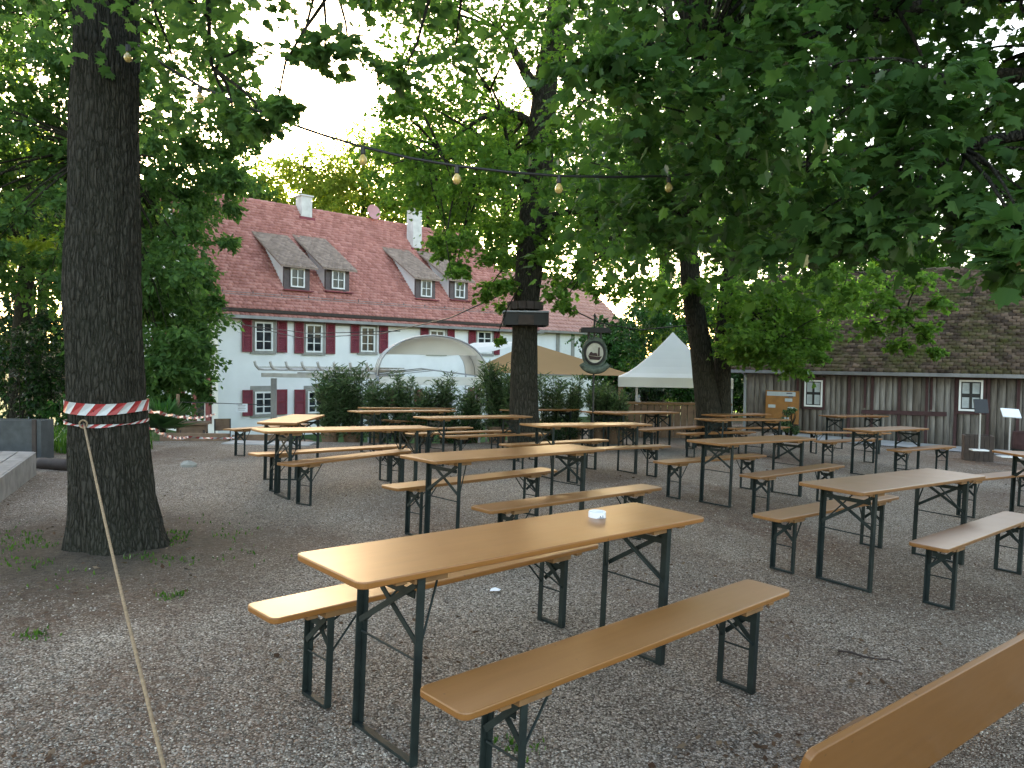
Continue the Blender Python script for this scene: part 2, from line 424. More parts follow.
def place_leaves(P, tipdir, up, size, tpl):
    """P (n,3) stem points; tipdir (n,3); up (n,3)"""
    T, loops = TPL[tpl]
    yv = tipdir/np.linalg.norm(tipdir, axis=1, keepdims=True)
    xv = np.cross(yv, up); xv /= np.linalg.norm(xv, axis=1, keepdims=True) + 1e-9
    zv = np.cross(xv, yv)*(.2 + 2.2*rng.random(len(P)))[:, None]; xv = xv*(.75 + .4*rng.random(len(P)))[:, None]
    V = P[:, None] + size[:, None, None]*(T[None, :, 0:1]*xv[:, None] + T[None, :, 1:2]*yv[:, None] + T[None, :, 2:3]*zv[:, None])
    return V.reshape(-1, 3), len(T), loops

def clump_leaves(clumps, size, tpl, twig_n=14, leaf_n=12, flat=.5, droop=.35, spread=.10):
    """clumps (n,4): centre, radius. Twigs fan out from each clump's centre and carry leaves."""
    C = np.array([c[:3] for c in clumps], float); rad = np.array([c[3] for c in clumps], float)
    k = len(C); D = rng.normal(size=(k, twig_n, 3)); D /= np.linalg.norm(D, axis=2, keepdims=True); D[..., 2] *= flat
    L = rad[:, None]*(.55 + .6*rng.random((k, twig_n)))
    S = C[:, None] + D*(rad[:, None, None]*.12) + rng.normal(size=(k, twig_n, 3))*rad[:, None, None]*np.array([.22, .22, .16])
    u = .08 + .92*rng.random((k, twig_n, leaf_n))
    Pp = S[:, :, None] + D[:, :, None]*(L[..., None]*u)[..., None]
    Pp[..., 2] -= droop*L[..., None]*u**2
    Pp += rng.normal(size=Pp.shape)*(spread*L)[..., None, None]
    n_ = Pp.size//3
    P = Pp.reshape(-1, 3); Dl = np.broadcast_to(D[:, :, None], Pp.shape).reshape(-1, 3)
    tip = Dl + rng.normal(size=(n_, 3))*.75; tip[:, 2] -= .35 + .3*rng.random(n_)
    up = np.stack([rng.normal(size=n_)*.42, rng.normal(size=n_)*.42, np.ones(n_)], -1)
    sz = size*(.6 + .7*rng.random(n_))
    return place_leaves(P, tip, up, sz, tpl)

def trunk_mesh(path, radii, nseg=20, nlen=40, rough=.04, flare=0, seed=0):
    """tapered trunk with a wobbling outline and root flare, built along a smooth path"""
    path = [Vector(p) for p in path]; m_ = len(path)
    mb = MB(); vs = []
    def cr(arr, t):
        i = min(int(t), m_-2); f = t - i
        p0 = arr[max(i-1, 0)]; p1 = arr[i]; p2 = arr[i+1]; p3 = arr[min(i+2, m_-1)]
        return .5*((2*p1) + (p2-p0)*f + (2*p0-5*p1+4*p2-p3)*f*f + (3*p1-p0-3*p2+p3)*f**3)
    for i in range(nlen+1):
        t = (m_-1)*i/nlen; p = cr(path, t); r = cr(radii, t)
        for k in range(nseg):
            a = 2*math.pi*k/nseg
            rr = r*(1 + (-.05*max(0, .34-abs(mnoise.noise(Vector((math.cos(a)*11+seed+.5*mnoise.noise(Vector((a*3, p.z*2.2, 1))), math.sin(a)*11, p.z*2.1)))))/.34 -.02*abs(mnoise.noise(Vector((math.cos(a)*26, math.sin(a)*26+seed, p.z*6)))) if nseg > 60 else 0) + rough*mnoise.noise(Vector((math.cos(a)*2.2+seed, math.sin(a)*2.2, p.z*1.1))) + .5*rough*mnoise.noise(Vector((math.cos(a)*7+seed, math.sin(a)*7, p.z*3))))
            if flare:
                hgt = max(0, p.z - path[0].z)
                rr += r*flare*math.exp(-hgt/.28)*(.75 + .45*math.sin(a*5 + seed))
            vs.append(p + Vector((math.cos(a)*rr, math.sin(a)*rr, 0)))
    fs = [(i*nseg+k, i*nseg+(k+1) % nseg, (i+1)*nseg+(k+1) % nseg, (i+1)*nseg+k) for i in range(nlen) for k in range(nseg)]
    fs.append(tuple(range(nlen*nseg, (nlen+1)*nseg)))
    return mb.add(vs, fs)

def branch(mb, a, b, r0, r1, sag=.15, n=7, steps=6):
    a = Vector(a); b = Vector(b); L = (b-a).length
    side = Vector((random.uniform(-1,1), random.uniform(-1,1), 0))*L*.06
    pts = []; rr = []
    for i in range(steps+1):
        t = i/steps
        p = a.lerp(b, t) + Vector((0,0,1))*math.sin(math.pi*t)*L*sag + side*math.sin(math.pi*t*1.7)
        pts.append(p); rr.append(r0 + (r1-r0)*t)
    mb.tube(pts, rr, n)

def tree(name, label, base, trunk_pts, trunk_r, clumps, mat, size, tpl='diamond', bmat='bark_mid', limbs=None, twig_n=14, leaf_n=12, flare=.25, group=None, cat='tree', flat=.5, droop=.35, nseg=16, nlen=30, rough=.05, limb_frac=1.0, limb_r=.05, stem=None):
    root = empty(name, base, 0, label, cat, group); b = Vector(base)
    mb = trunk_mesh([Vector(p)-b for p in trunk_pts], trunk_r, nseg, nlen, rough, flare, random.random()*9)
    mb.build('trunk', M[bmat], root, smooth=True)
    if stem: trunk_mesh([Vector(p)-b for p in stem[0]], stem[1], nseg, nlen, rough, flare, 3.3).build('trunk', M[bmat], root, smooth=True)
    tp = [Vector(p) for p in trunk_pts]
    lb = MB()
    if limbs:
        for a, c, r0, r1 in limbs: branch(lb, Vector(a)-b, Vector(c)-b, r0, r1, .08, 8, 8)
    nodes = tp[max(1, len(tp)//2):] + [Vector(c) for a, c, r0, r1 in (limbs or [])] + [(Vector(a)+Vector(c))/2 for a, c, r0, r1 in (limbs or [])]
    for c in clumps:
        if random.random() > limb_frac: continue
        p = Vector(c[:3]); nd = min(nodes, key=lambda q: (q-p).length)
        if (nd-p).length > .1: branch(lb, nd-b, p-b, limb_r*(.5+.5*min(1, (nd-p).length/3)), .006, .06, 5, 5)
    if lb.v: lb.build('branches', M[bmat], root, smooth=True)
    V, k, loops = clump_leaves([(c[0]-b.x, c[1]-b.y, c[2]-b.z, c[3]) for c in clumps], size, tpl, twig_n, leaf_n, flat, droop)
    np_mesh('crown', V, k, M[mat], root, loops)
    return root

def pxc(lst):
    """clumps given as picture position, distance and radius in metres"""
    out = []
    for px, py, d, r in lst:
        p = at(px, py, d); out.append((p.x, p.y, p.z, r))
    return out
def ell(c, rx, ry, rz, n, r0, r1, shell=.55):
    out = []
    for _ in range(n):
        while True:
            v = Vector((random.gauss(0,1), random.gauss(0,1), random.gauss(0,1)))
            if v.length > .1: break
        v.normalize(); s = shell + (1-shell)*random.random()
        out.append((c[0]+v.x*rx*s, c[1]+v.y*ry*s, c[2]+v.z*rz*s, random.uniform(r0, r1)))
    return out

# --- near tree at the left with the barrier tape
TLx, TLy = at(113, 545, 6.0).x, 6.0
zb = gz(TLx, TLy)
lt = [at(120, 540, 6), at(111, 470, 6), at(107, 405, 6), at(104, 300, 6), at(105, 200, 6), at(106, 100, 6), at(106, 0, 6), at(104, -120, 6), at(110, -300, 6)]
lt[0].z = zb - .05
lr = [.325, .300, .281, .285, .268, .252, .245, .22, .17]
lcl = []
for px, py, d, r in [(20,-10,5,.5),(60,20,5.6,.45),(5,25,5.2,.35),(150,10,5.2,.5),(185,25,5.6,.5),(220,5,5.4,.5),(255,25,5.2,.45),(290,-5,5.2,.5),(330,-8,5.2,.36),(370,-14,5,.36),(410,-10,5,.36),(450,-5,5.2,.4),
                     (170,60,6.0,.40),(210,55,6,.36),(236,50,5.6,.26),(158,110,6.2,.34),(345,45,5,.20),(320,58,5,.18),(300,50,5.1,.14),(395,75,5,.15),(375,25,5,.18),(430,30,5.2,.24),(455,50,5.4,.24),(288,103,5,.12),(262,118,5.2,.12),(240,120,5.6,.18),(225,105,5.6,.25),
                     (100,-60,4.6,.6),(200,-60,4.6,.5),(300,-70,4.4,.5),(400,-80,4.2,.5),(20,-70,4.4,.6),(480,-40,4.8,.5)]:
    if py < 45: py -= 34
    r *= 1.12
    lcl.append((px, py, d, r))
lcl = pxc(lcl)
top = at(105, -150, 6)
lcl += ell((top.x+.3, top.y-.5, top.z+3.4), 4.2, 4.0, 2.0, 16, .6, .95)  # unseen upper crown: extra clumps added above the view for shading
tree('maple_tree', 'big dark trunk with red and white barrier tape round it', (lt[0].x, lt[0].y, zb), lt, lr, lcl, 'leaf_left', .082, 'maple', 'bark_near',
     limbs=[(at(106,20,6), at(200,-40,5.6), .10, .04), (at(106,-40,6), at(330,-50,5.2), .09, .03), (at(104,-60,6), at(20,-50,5.2), .09, .03), (at(200,-40,5.6), at(215,70,5.8), .03, .01), (top, at(470,-60,5), .08, .03)],
     twig_n=13, leaf_n=6, flare=.24, nseg=300, nlen=230, rough=.085, limb_r=.028)

# --- near dark maple hanging in from the right (its trunk stands outside the view)
def lower(x):
    return float(np.interp(x, [560, 600, 640, 700, 760, 800, 850, 900, 950, 985, 1005, 1060, 1200], [150, 215, 240, 258, 256, 250, 234, 232, 222, 185, 240, 272, 300]))
ncl = []
rr_ = random.Random(5)
for px in range(600, 1180, 34):
    py = lower(px); 
    while py > -190:
        t = (lower(px) - py)/400
        d = rr_.uniform(5.2, 8.4) if px < 760 else rr_.uniform(4.2, 7.6)
        r = rr_.uniform(.42, .68)*d/6.2
        gap = (mnoise.noise(Vector((px*.010, py*.013, 4.2))) > .22 and py < 215)
        if not gap: ncl.append((px + rr_.uniform(-18, 18), py - r*F_PX/d*.30 + rr_.uniform(-10, 10), d, r))
        py -= 30
ncl += [(1018, 215, 3.6, .26), (1015, 250, 3.4, .20), (960, 205, 4.2, .30), (900, 150, 4.2, .35)]
ncl = pxc(ncl)
ncl = [c for c in ncl if c[2] < 8]
nb = Vector((6.2, 3.6, gz(6.2, 3.6)))
ncl += ell((6.4, 3.4, 7.6), 4.0, 4.0, 2.0, 24, .7, 1.0)  # extra clumps over the out-of-view trunk, added for their shade
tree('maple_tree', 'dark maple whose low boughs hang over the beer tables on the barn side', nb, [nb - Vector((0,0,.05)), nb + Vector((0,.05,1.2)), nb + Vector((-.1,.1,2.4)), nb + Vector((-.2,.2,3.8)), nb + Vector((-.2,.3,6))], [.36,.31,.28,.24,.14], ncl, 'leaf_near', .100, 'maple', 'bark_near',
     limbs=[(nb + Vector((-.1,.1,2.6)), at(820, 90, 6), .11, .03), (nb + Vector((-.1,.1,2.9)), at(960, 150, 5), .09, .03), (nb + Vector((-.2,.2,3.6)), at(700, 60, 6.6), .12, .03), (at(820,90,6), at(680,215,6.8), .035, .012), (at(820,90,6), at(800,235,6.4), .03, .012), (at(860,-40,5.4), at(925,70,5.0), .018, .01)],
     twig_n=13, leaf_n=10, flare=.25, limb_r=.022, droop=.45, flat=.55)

# --- middle maple among the tables
mb_ = at(525, 448, 15); mb_.z = gz(mb_.x, mb_.y)
mt = [mb_ - Vector((0,0,.05)), at(524, 400, 15), at(525, 320, 15), at(531, 250, 15), at(537, 180, 15), at(543, 110, 15), at(549, 60, 15), at(556, 10, 15), at(562, -70, 15)]
mr = [.34,.285,.255,.285,.29,.26,.22,.18,.12]
mcl = []
r2 = random.Random(9)
for px, py, s in [(400,-10,30),(440,20,34),(480,10,34),(520,-10,34),(580,20,34),(620,0,34),(420,60,30),(470,70,34),(500,50,30),(590,80,34),(630,60,36),(450,130,26),(425,110,26),(480,110,24),(410,165,22),(390,150,18),(440,190,30),(480,170,30),(500,200,28),(450,225,26),(475,245,26),(500,235,22),(430,210,26),(490,262,16),(505,245,16),(470,285,10),(452,262,12),(497,300,9),(440,240,12),(565,200,26),(575,240,26),(600,215,30),(560,275,20),(590,270,22),(620,250,26),(600,160,24),(625,130,30),(580,130,22),(555,300,12),(500,130,14),(520,280,12),(535,230,12),(640,180,30),(405,190,26),(395,110,20),(385,170,14),(455,100,26),(465,155,26),(500,165,24),(500,180,26),(415,120,26),(430,175,26),(455,190,26),(455,250,20),(480,215,26),(520,150,16),(570,160,22),(590,190,26),(610,190,26),(560,225,22),(590,240,24),(545,260,14),(600,60,34),(560,60,26),(510,20,30),(460,40,30),(390,10,24),(400,80,20)]:
    for _ in range(3):
        d = r2.uniform(12.6, 17)
        mcl.append((px + r2.uniform(-16,16), py - s*.45 + r2.uniform(-12,12), d, s*d/F_PX*r2.uniform(.9, 1.4)))
mcl += [(500, 340, 14.4, .10)]
mcl = pxc(mcl)
tp_ = at(555, -150, 15)
mcl += ell((tp_.x, tp_.y, tp_.z), 4.2, 4.2, 2.6, 18, .7, 1.1)  # crown top out of view, extra clumps put in for shading
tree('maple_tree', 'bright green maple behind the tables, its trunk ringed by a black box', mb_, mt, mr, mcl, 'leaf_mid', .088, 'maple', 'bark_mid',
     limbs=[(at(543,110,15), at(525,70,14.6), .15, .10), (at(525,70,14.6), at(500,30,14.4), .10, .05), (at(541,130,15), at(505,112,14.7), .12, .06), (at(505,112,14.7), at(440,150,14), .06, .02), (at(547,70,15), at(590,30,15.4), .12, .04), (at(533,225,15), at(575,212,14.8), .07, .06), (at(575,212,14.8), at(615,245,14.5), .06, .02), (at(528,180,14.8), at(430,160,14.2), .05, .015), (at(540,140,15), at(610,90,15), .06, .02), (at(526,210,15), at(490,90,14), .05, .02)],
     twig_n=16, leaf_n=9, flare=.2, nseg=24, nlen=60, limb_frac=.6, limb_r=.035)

# --- double-stemmed tree by the counter
rb = at(713, 436, 17); rb.z = gz(rb.x, rb.y)
rt = [rb - Vector((0,0,.05)), at(707, 400, 17), at(701, 350, 17), at(693, 300, 17), at(688, 250, 17), at(680, 180, 17), at(672, 90, 17), at(668, 0, 17)]
rcl = []
for px, py, s in [(600,190,34),(640,170,36),(690,150,36),(740,160,36),(790,190,36),(610,250,30),(650,240,30),(700,230,34),(750,240,34),(800,240,34),(630,285,22),(600,285,16),(660,300,18),(720,290,28),(760,300,26),(740,330,20),(770,345,18),(795,355,16),(750,355,14),(720,345,14),(812,340,12),(780,322,20),(745,310,26),(725,318,20),(765,335,24),(800,325,24),(785,350,18),(735,350,16),(760,362,14),(790,366,12),(820,352,12),(700,285,14),(860,230,34),(820,285,24),(840,310,16),(690,90,40),(760,80,40),(830,120,40),(620,100,36),(880,170,40),(640,40,40),(720,20,40),(760,340,26),(790,320,28),(820,305,26),(780,300,28),(815,335,22),(740,345,20),(850,300,26)]:
    for _ in range(3):
        d = r2.uniform(14.5, 18.5)
        rcl.append((px + r2.uniform(-14,14), py - s*.3 + r2.uniform(-8,8), d, s*d/F_PX*r2.uniform(.95, 1.4)))
rcl += [(885,300,12,.35),(905,312,12,.3),(870,325,12.5,.25),(925,330,12.2,.25),(900,345,12.4,.22),(935,350,12.2,.16),(940,300,12,.2),(880,275,12,.45),(920,275,12,.4),(850,290,12.5,.4),(830,270,12.5,.45)]
rcl = pxc(rcl)
t_ = tree('linden_tree', 'forked tree beside the white marquee and the plank counter', rb, rt, [.33,.27,.245,.23,.21,.19,.16,.1], rcl, 'leaf_mid', .098, 'maple', 'bark_mid',
     limbs=[(at(732,240,17.2), at(790,150,16.8), .12, .04), (at(690,260,17), at(620,190,16), .10, .03), (at(732,240,17.2), at(860,250,14), .07, .02), (at(860,250,14), at(905,320,12.2), .025, .008), (at(728,290,17.2), at(780,340,16), .04, .012)],
     twig_n=15, leaf_n=11, flare=.15, nseg=24, nlen=60, limb_frac=.5, limb_r=.03, stem=([at(721,439,17.1), at(722,400,17.2), at(723,330,17.3), at(728,280,17.3), at(734,236,17.2)], [.24,.2,.18,.15,.10]))

# --- lindens at the far left
lb_ = at(95, 440, 20); lb_.z = gz(lb_.x, lb_.y)
lcl = []
r3 = random.Random(21)
for px in range(-120, 270, 23):
    for py in range(-60, 420, 23):
        mx = float(np.interp(py, [0, 60, 120, 160, 200, 240, 270, 300, 330, 360, 400], [235, 262, 262, 255, 230, 205, 200, 215, 212, 205, 190]))
        if px > mx - 12: continue
        if px < 75 and py > 300: continue
        if py > 388 - max(0, (110-px))*.5: continue
        if mnoise.noise(Vector((px*.014, py*.017, 8))) > .36: continue
        d = r3.uniform(17.5, 23); lcl.append((px + r3.uniform(-10,10), py + r3.uniform(-10,10), d, r3.uniform(20, 30)*d/F_PX))
lcl += [(205, 345, 20, .3), (215, 300, 20, .3), (198, 385, 20, .3), (180, 400, 20, .35), (160, 405, 20, .35), (190,360,20,.4),(175,375,20,.4),(165,345,20,.4),(200,325,20,.4),(185,310,20,.4),(205,280,20,.35),(160,300,20,.45),(180,275,20,.4),(150,385,20,.4),(205,395,20,.2), (228, 240, 20, .3), (232, 205, 20, .35)]
for px, py in [(150,200),(170,190),(190,200),(205,215),(150,230),(175,225),(195,235),(150,260),(170,255),(188,262),(150,290),(168,300),(185,292),(200,300),(150,320),(170,330),(188,322),(203,318),(155,350),(175,355),(192,345),(206,340),(152,380),(170,385),(186,376),(200,368),(160,405),(178,410),(145,410),(215,185),(235,180),(220,160),(240,150),(250,130),(200,160),(180,150),(160,160)]:
    for _ in range(2): lcl.append((px + r3.uniform(-8,8), py - 6 + r3.uniform(-8,8), r3.uniform(19, 26), r3.uniform(.45, .75)))
lcl = pxc(lcl); tt = at(70, -160, 20)
lcl += ell((tt.x, tt.y, tt.z), 5.5, 5, 3, 34, .8, 1.3)  # more clumps above the picture, added to shade what is below
tree('linden_tree', 'tall green linden behind the taped trunk, hiding the gable of the house', lb_, [lb_ - Vector((0,0,.1)), at(98,400,20), at(100,300,20), at(100,150,20), at(96,0,20), at(90,-200,20)], [.5,.42,.38,.3,.22,.1], lcl, 'leaf_left', .17, 'diamond', 'bark_mid',
     twig_n=18, leaf_n=15, limb_frac=.3, limb_r=.05, flare=.2)
ob = at(20, 430, 25); ob.z = gz(ob.x, ob.y)
ocl = ell((ob.x, ob.y, 8.2), 4.5, 4, 4.5, 60, .8, 1.3)
tree('oak_tree', 'pale green tree at the edge of the lawn, beyond the wooden platform', ob, [ob - Vector((0,0,.1)), ob + Vector((0,0,3)), ob + Vector((.3,0,7)), ob + Vector((.2,.3,11))], [.35,.3,.22,.08], ocl, 'leaf_gold', .2, 'diamond', twig_n=14, leaf_n=12, limb_frac=.4)

# --- trees behind the house and beyond the yard
def far_tree(label, px, ytop, d, w, mat, n=46, size=.32, group='trees beyond the house', base_z=-1.65, name='tree'):
    p = at(px, 362, d); top_ = at(px, ytop, d).z; H = top_ - base_z
    n = int(n*1.7)
    b = Vector((p.x, p.y, base_z))
    rx = w*d/F_PX/2
    cl = ell((p.x, p.y, base_z + H*.70), rx, rx*.85, H*.31, n, rx*.2+.35, rx*.30+.5, .35)
    return tree(name, label, b, [b, b + Vector((.1,0,H*.3)), b + Vector((.2,.1,H*.6)), b + Vector((.1,.2,H*.9))], [H*.022, H*.018, H*.012, H*.003], cl, mat, size, 'diamond', twig_n=16, leaf_n=14, limb_frac=.3, group=group, limb_r=.09, nseg=10, nlen=12)
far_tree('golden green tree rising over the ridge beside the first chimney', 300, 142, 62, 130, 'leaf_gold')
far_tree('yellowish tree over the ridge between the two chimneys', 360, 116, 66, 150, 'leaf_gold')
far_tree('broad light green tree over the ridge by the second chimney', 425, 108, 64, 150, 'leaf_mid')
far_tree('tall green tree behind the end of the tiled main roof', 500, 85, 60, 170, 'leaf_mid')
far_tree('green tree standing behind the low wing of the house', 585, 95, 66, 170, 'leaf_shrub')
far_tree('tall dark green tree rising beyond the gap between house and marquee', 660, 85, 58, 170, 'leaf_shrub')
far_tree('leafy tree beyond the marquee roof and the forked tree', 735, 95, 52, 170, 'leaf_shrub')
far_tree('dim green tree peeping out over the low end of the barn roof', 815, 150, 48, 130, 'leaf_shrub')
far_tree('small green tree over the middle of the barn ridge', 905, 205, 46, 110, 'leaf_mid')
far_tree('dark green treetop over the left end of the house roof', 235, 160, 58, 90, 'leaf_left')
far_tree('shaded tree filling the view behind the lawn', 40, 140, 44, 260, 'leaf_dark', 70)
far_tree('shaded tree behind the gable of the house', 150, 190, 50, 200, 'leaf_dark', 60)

def bush(label, px, ybase, ytop, d, w, mat, size=.12, n=16, tpl='diamond', group=None, name='bush', leaf_n=12, twig_n=14):
    p = at(px, ybase, d); z0 = gz(p.x, p.y); H = at(px, ytop, d).z - z0; rx = w*d/F_PX/2
    b = Vector((p.x, p.y, z0)); root = empty(name, b, 0, label, 'bush', group)
    cl = ell((0, 0, H*.5), rx, rx*.8, H*.42, n, min(rx, H)*.22, min(rx, H)*.36, .4)
    V, k, loops = clump_leaves(cl, size, tpl, twig_n, leaf_n, .8, .2); V[:, 2] = np.maximum(V[:, 2], .01)
    np_mesh('foliage', V, k, M[mat], root, loops)
    sm = MB()
    for i in range(7):
        a = random.random()*6.28; branch(sm, (0.05*math.cos(a), .05*math.sin(a), -.03), (rx*.5*math.cos(a), rx*.4*math.sin(a), H*.7), .025, .008, .03, 5, 5)
    sm.build('stems', M['bark_mid'], root, smooth=True)
    return root
G_ = 'shrubs beyond the yard'
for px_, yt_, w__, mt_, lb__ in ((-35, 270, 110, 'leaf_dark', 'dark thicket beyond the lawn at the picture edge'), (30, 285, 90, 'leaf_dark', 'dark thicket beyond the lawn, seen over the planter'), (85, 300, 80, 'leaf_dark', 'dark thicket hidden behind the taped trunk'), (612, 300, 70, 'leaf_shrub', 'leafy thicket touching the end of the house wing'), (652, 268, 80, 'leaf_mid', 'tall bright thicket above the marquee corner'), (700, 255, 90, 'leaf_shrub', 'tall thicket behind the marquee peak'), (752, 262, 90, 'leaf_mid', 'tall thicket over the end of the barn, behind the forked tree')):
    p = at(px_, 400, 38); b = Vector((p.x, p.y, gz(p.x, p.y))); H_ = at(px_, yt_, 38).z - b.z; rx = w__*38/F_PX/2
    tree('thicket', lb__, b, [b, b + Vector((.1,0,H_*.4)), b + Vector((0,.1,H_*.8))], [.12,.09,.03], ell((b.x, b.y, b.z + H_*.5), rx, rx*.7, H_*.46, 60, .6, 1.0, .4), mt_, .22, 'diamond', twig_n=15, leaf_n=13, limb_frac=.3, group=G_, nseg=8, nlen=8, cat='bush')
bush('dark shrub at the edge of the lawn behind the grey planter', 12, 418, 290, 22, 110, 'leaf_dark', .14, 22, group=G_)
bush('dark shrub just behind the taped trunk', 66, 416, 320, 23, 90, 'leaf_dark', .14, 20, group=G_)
bush('light leafy shrub in the shadow between taped trunk and lawn', 62, 418, 375, 20, 34, 'leaf_shrub', .12, 12, group=G_)
bush('big green shrub beside the end wall of the house wing', 655, 420, 285, 30, 80, 'leaf_shrub', .15, 26, group=G_)
bush('dense green shrub under the marquee roof beyond the counter', 690, 425, 340, 27, 80, 'leaf_shrub', .14, 24, group=G_)
bush('green shrub framed by counter and marquee post', 645, 425, 372, 25, 50, 'leaf_dark', .13, 18, group=G_)
bush('shaded shrub behind the forked trunk', 735, 428, 350, 27, 60, 'leaf_shrub', .14, 20, group=G_)
bush('yellow green shrub between house wing and marquee', 655, 400, 292, 34, 60, 'leaf_gold', .16, 20, group=G_)

# ------------------------------------------------------------------ roofs made of tiles
def tile_roof(o, u, w, L, S, tw, th, mat, name, parent, jitter=.006, thick=.02, up=None, lo=0.0, crop=None):
    """tiles laid in courses from o along u (length L) and up the slope w (length S)"""
    o = Vector(o); u = Vector(u).normalized(); w = Vector(w).normalized(); nn = u.cross(w).normalized()
    if nn.z < 0: nn = -nn
    vs = []
    nr = int(S/th); nc = int(L/tw)
    tw = L/nc; th = S/nr
    for r in range(nr):
        off = (r % 2)*.5*tw
        for c in range(nc + 1):
            x0 = c*tw - off; x1 = x0 + tw*.94
            x0 = max(x0, 0); x1 = min(x1, L)
            if x1 - x0 < .02: continue
            if crop and crop((x0+x1)/2, r*th): continue
            y0 = r*th - .012 + random.gauss(0, jitter*.5); y1 = min((r+1)*th + .05, S)
            h0 = thick + random.gauss(0, jitter); h1 = .004 + abs(random.gauss(0, jitter*.3))
            P0 = o + u*x0 + w*y0; P1 = o + u*x1 + w*y0; P2 = o + u*x1 + w*y1; P3 = o + u*x0 + w*y1
            vs += [P0 + nn*h0, P1 + nn*h0, P2 + nn*h1, P3 + nn*h1, P0 - nn*.01, P1 - nn*.01]
    V = np.array([tuple(v) for v in vs])
    return np_mesh(name, V, 6, mat, parent, [[0,1,2,3],[4,5,1,0],[4,0,3],[5,2,1]])

# ------------------------------------------------------------------ the house
PL = at(218, 437, 30.3); HZ = PL.z            # foot of the front left corner
hu = Vector((.725, .689, 0)).normalized(); hn = Vector((-hu.y, hu.x, 0))
HA = math.atan2(hu.y, hu.x)
house = empty('farmhouse', PL, HA, 'long white house with red tiled roof and wine red shutters', 'house')
def loc(p):
    d = Vector(p) - PL; return Vector((d.dot(hu), d.dot(hn), d.z))
def fpt(px, py, t=0.0):
    """point of the picture on the facade plane (pushed t behind it), in the house's own axes"""
    return loc(hit(px, py, PL + hn*t, hn))
EZ = loc(hit(221, 307, PL, hn)).z + .02
LM, DM, LW = 18.2, 11.0, 8.9
RISE = 5.7; half = DM/2
w_ = MB()
w_.box((LM/2, DM/2, EZ/2 - .5), (LM, DM, EZ + 1.0))
w_.prism([(0, 0, EZ), (0, DM, EZ), (0, half, EZ + RISE)], (.001, 0, 0), (.35, 0, 0))
w_.prism([(LM, 0, EZ), (LM, DM, EZ), (LM, half, EZ + RISE)], (-.35, 0, 0), (-.001, 0, 0))
w_.build('wall', M['render_white'], house)
sl = Vector((0, half, RISE)).normalized(); SL = math.hypot(half, RISE)
roofb = MB()
ov = .45
lowp = Vector((0, 0, EZ)) - sl*ov
roofb.prism([(-.3, lowp.y, lowp.z-.02), (LM+.25, lowp.y, lowp.z-.02), (LM+.25, half, EZ+RISE-.02), (-.3, half, EZ+RISE-.02)], (0,0,-.12), (0,0,0))
hb = Vector((0, DM, EZ)) + Vector((0, half, -RISE)).normalized()*ov
roofb.prism([(-.3, half+.002, EZ+RISE-.02), (LM+.25, half+.002, EZ+RISE-.02), (LM+.25, hb.y, hb.z-.02), (-.3, hb.y, hb.z-.02)], (0,0,-.12), (0,0,0))
ro = roofb.build('roof', M['tile_red'], house)
tile_roof((-.3, lowp.y, lowp.z), (1,0,0), sl, LM+.55, SL+ov, .21, .21, M['tile_red'], 'roof_tiles', ro, thick=.075, jitter=.012)
rg = MB()
for i in range(int((LM+.5)/.38)):
    x0 = -.28 + i*.38
    rg.tube([(x0, half, EZ+RISE-.02), (x0+.40, half, EZ+RISE-.01)], [.10, .12], 10)
rg.build('ridge_tiles', M['tile_red'], ro)
gt = MB()
ge = lowp + Vector((0, -.09, -.06))
gt.box((LM/2, ge.y, ge.z), (LM+.7, .16, .13)); gt.build('gutter', M['zinc'], house)
fa = MB(); fa.box((LM/2, -.16, EZ-.10), (LM, .32, .14)); fa.build('eave_board', M['dark_wood'], house)

def window(x0, x1, z0, z1, y, parent, cols=2, rows=3, mat='white_paint', thick=.07, sur=True):
    """frame with bars (one part) and its panes; set in front of plane y facing -y"""
    cx, cz, W, H = (x0+x1)/2, (z0+z1)/2, x1-x0, z1-z0
    f = MB(); b = W*.09
    f.box((x0+b/2, y-.03, cz), (b, thick, H)); f.box((x1-b/2, y-.03, cz), (b, thick, H))
    f.box((cx, y-.03, z0+b/2), (W-2*b, thick, b)); f.box((cx, y-.03, z1-b/2), (W-2*b, thick, b))
    for i in range(1, cols): f.box((x0+W*i/cols, y-.025, cz), (W*.06, thick*.8, H-2*b))
    for j in range(1, rows):
        for i in range(cols): 
            a0 = x0 + W*i/cols + (b if i == 0 else W*.03); a1 = x0 + W*(i+1)/cols - (b if i == cols-1 else W*.03)
            f.box(((a0+a1)/2, y-.024, z0+H*j/rows), (a1-a0, thick*.6, W*.045))
    fo = f.build('window', M[mat], parent)
    p = MB(); p.box((cx, y+.02-.018, cz), (W-b*2, .02, H-b*2)); p.build('pane', M['glass'], fo)
    return fo
def shutter(x0, x1, z0, z1, y, parent):
    s = MB(); cx, cz, W, H = (x0+x1)/2, (z0+z1)/2, x1-x0, z1-z0; b = W*.14
    for xx in (x0+b/2, x1-b/2): s.box((xx, y-.035, cz), (b, .05, H))
    for zz in (z0+b/2, cz, z1-b/2): s.box((cx, y-.035, zz), (W-2*b, .05, b))
    nsl = 16
    for i in range(nsl):
        zz = z0 + b + (H-2*b)*(i+.5)/nsl
        s.box((cx, y-.032, zz), (W-2*b, .012, (H-2*b)/nsl*1.05), Matrix.Rotation(R(-28), 3, 'X'))
    s.build('shutter', M['shutter'], parent)
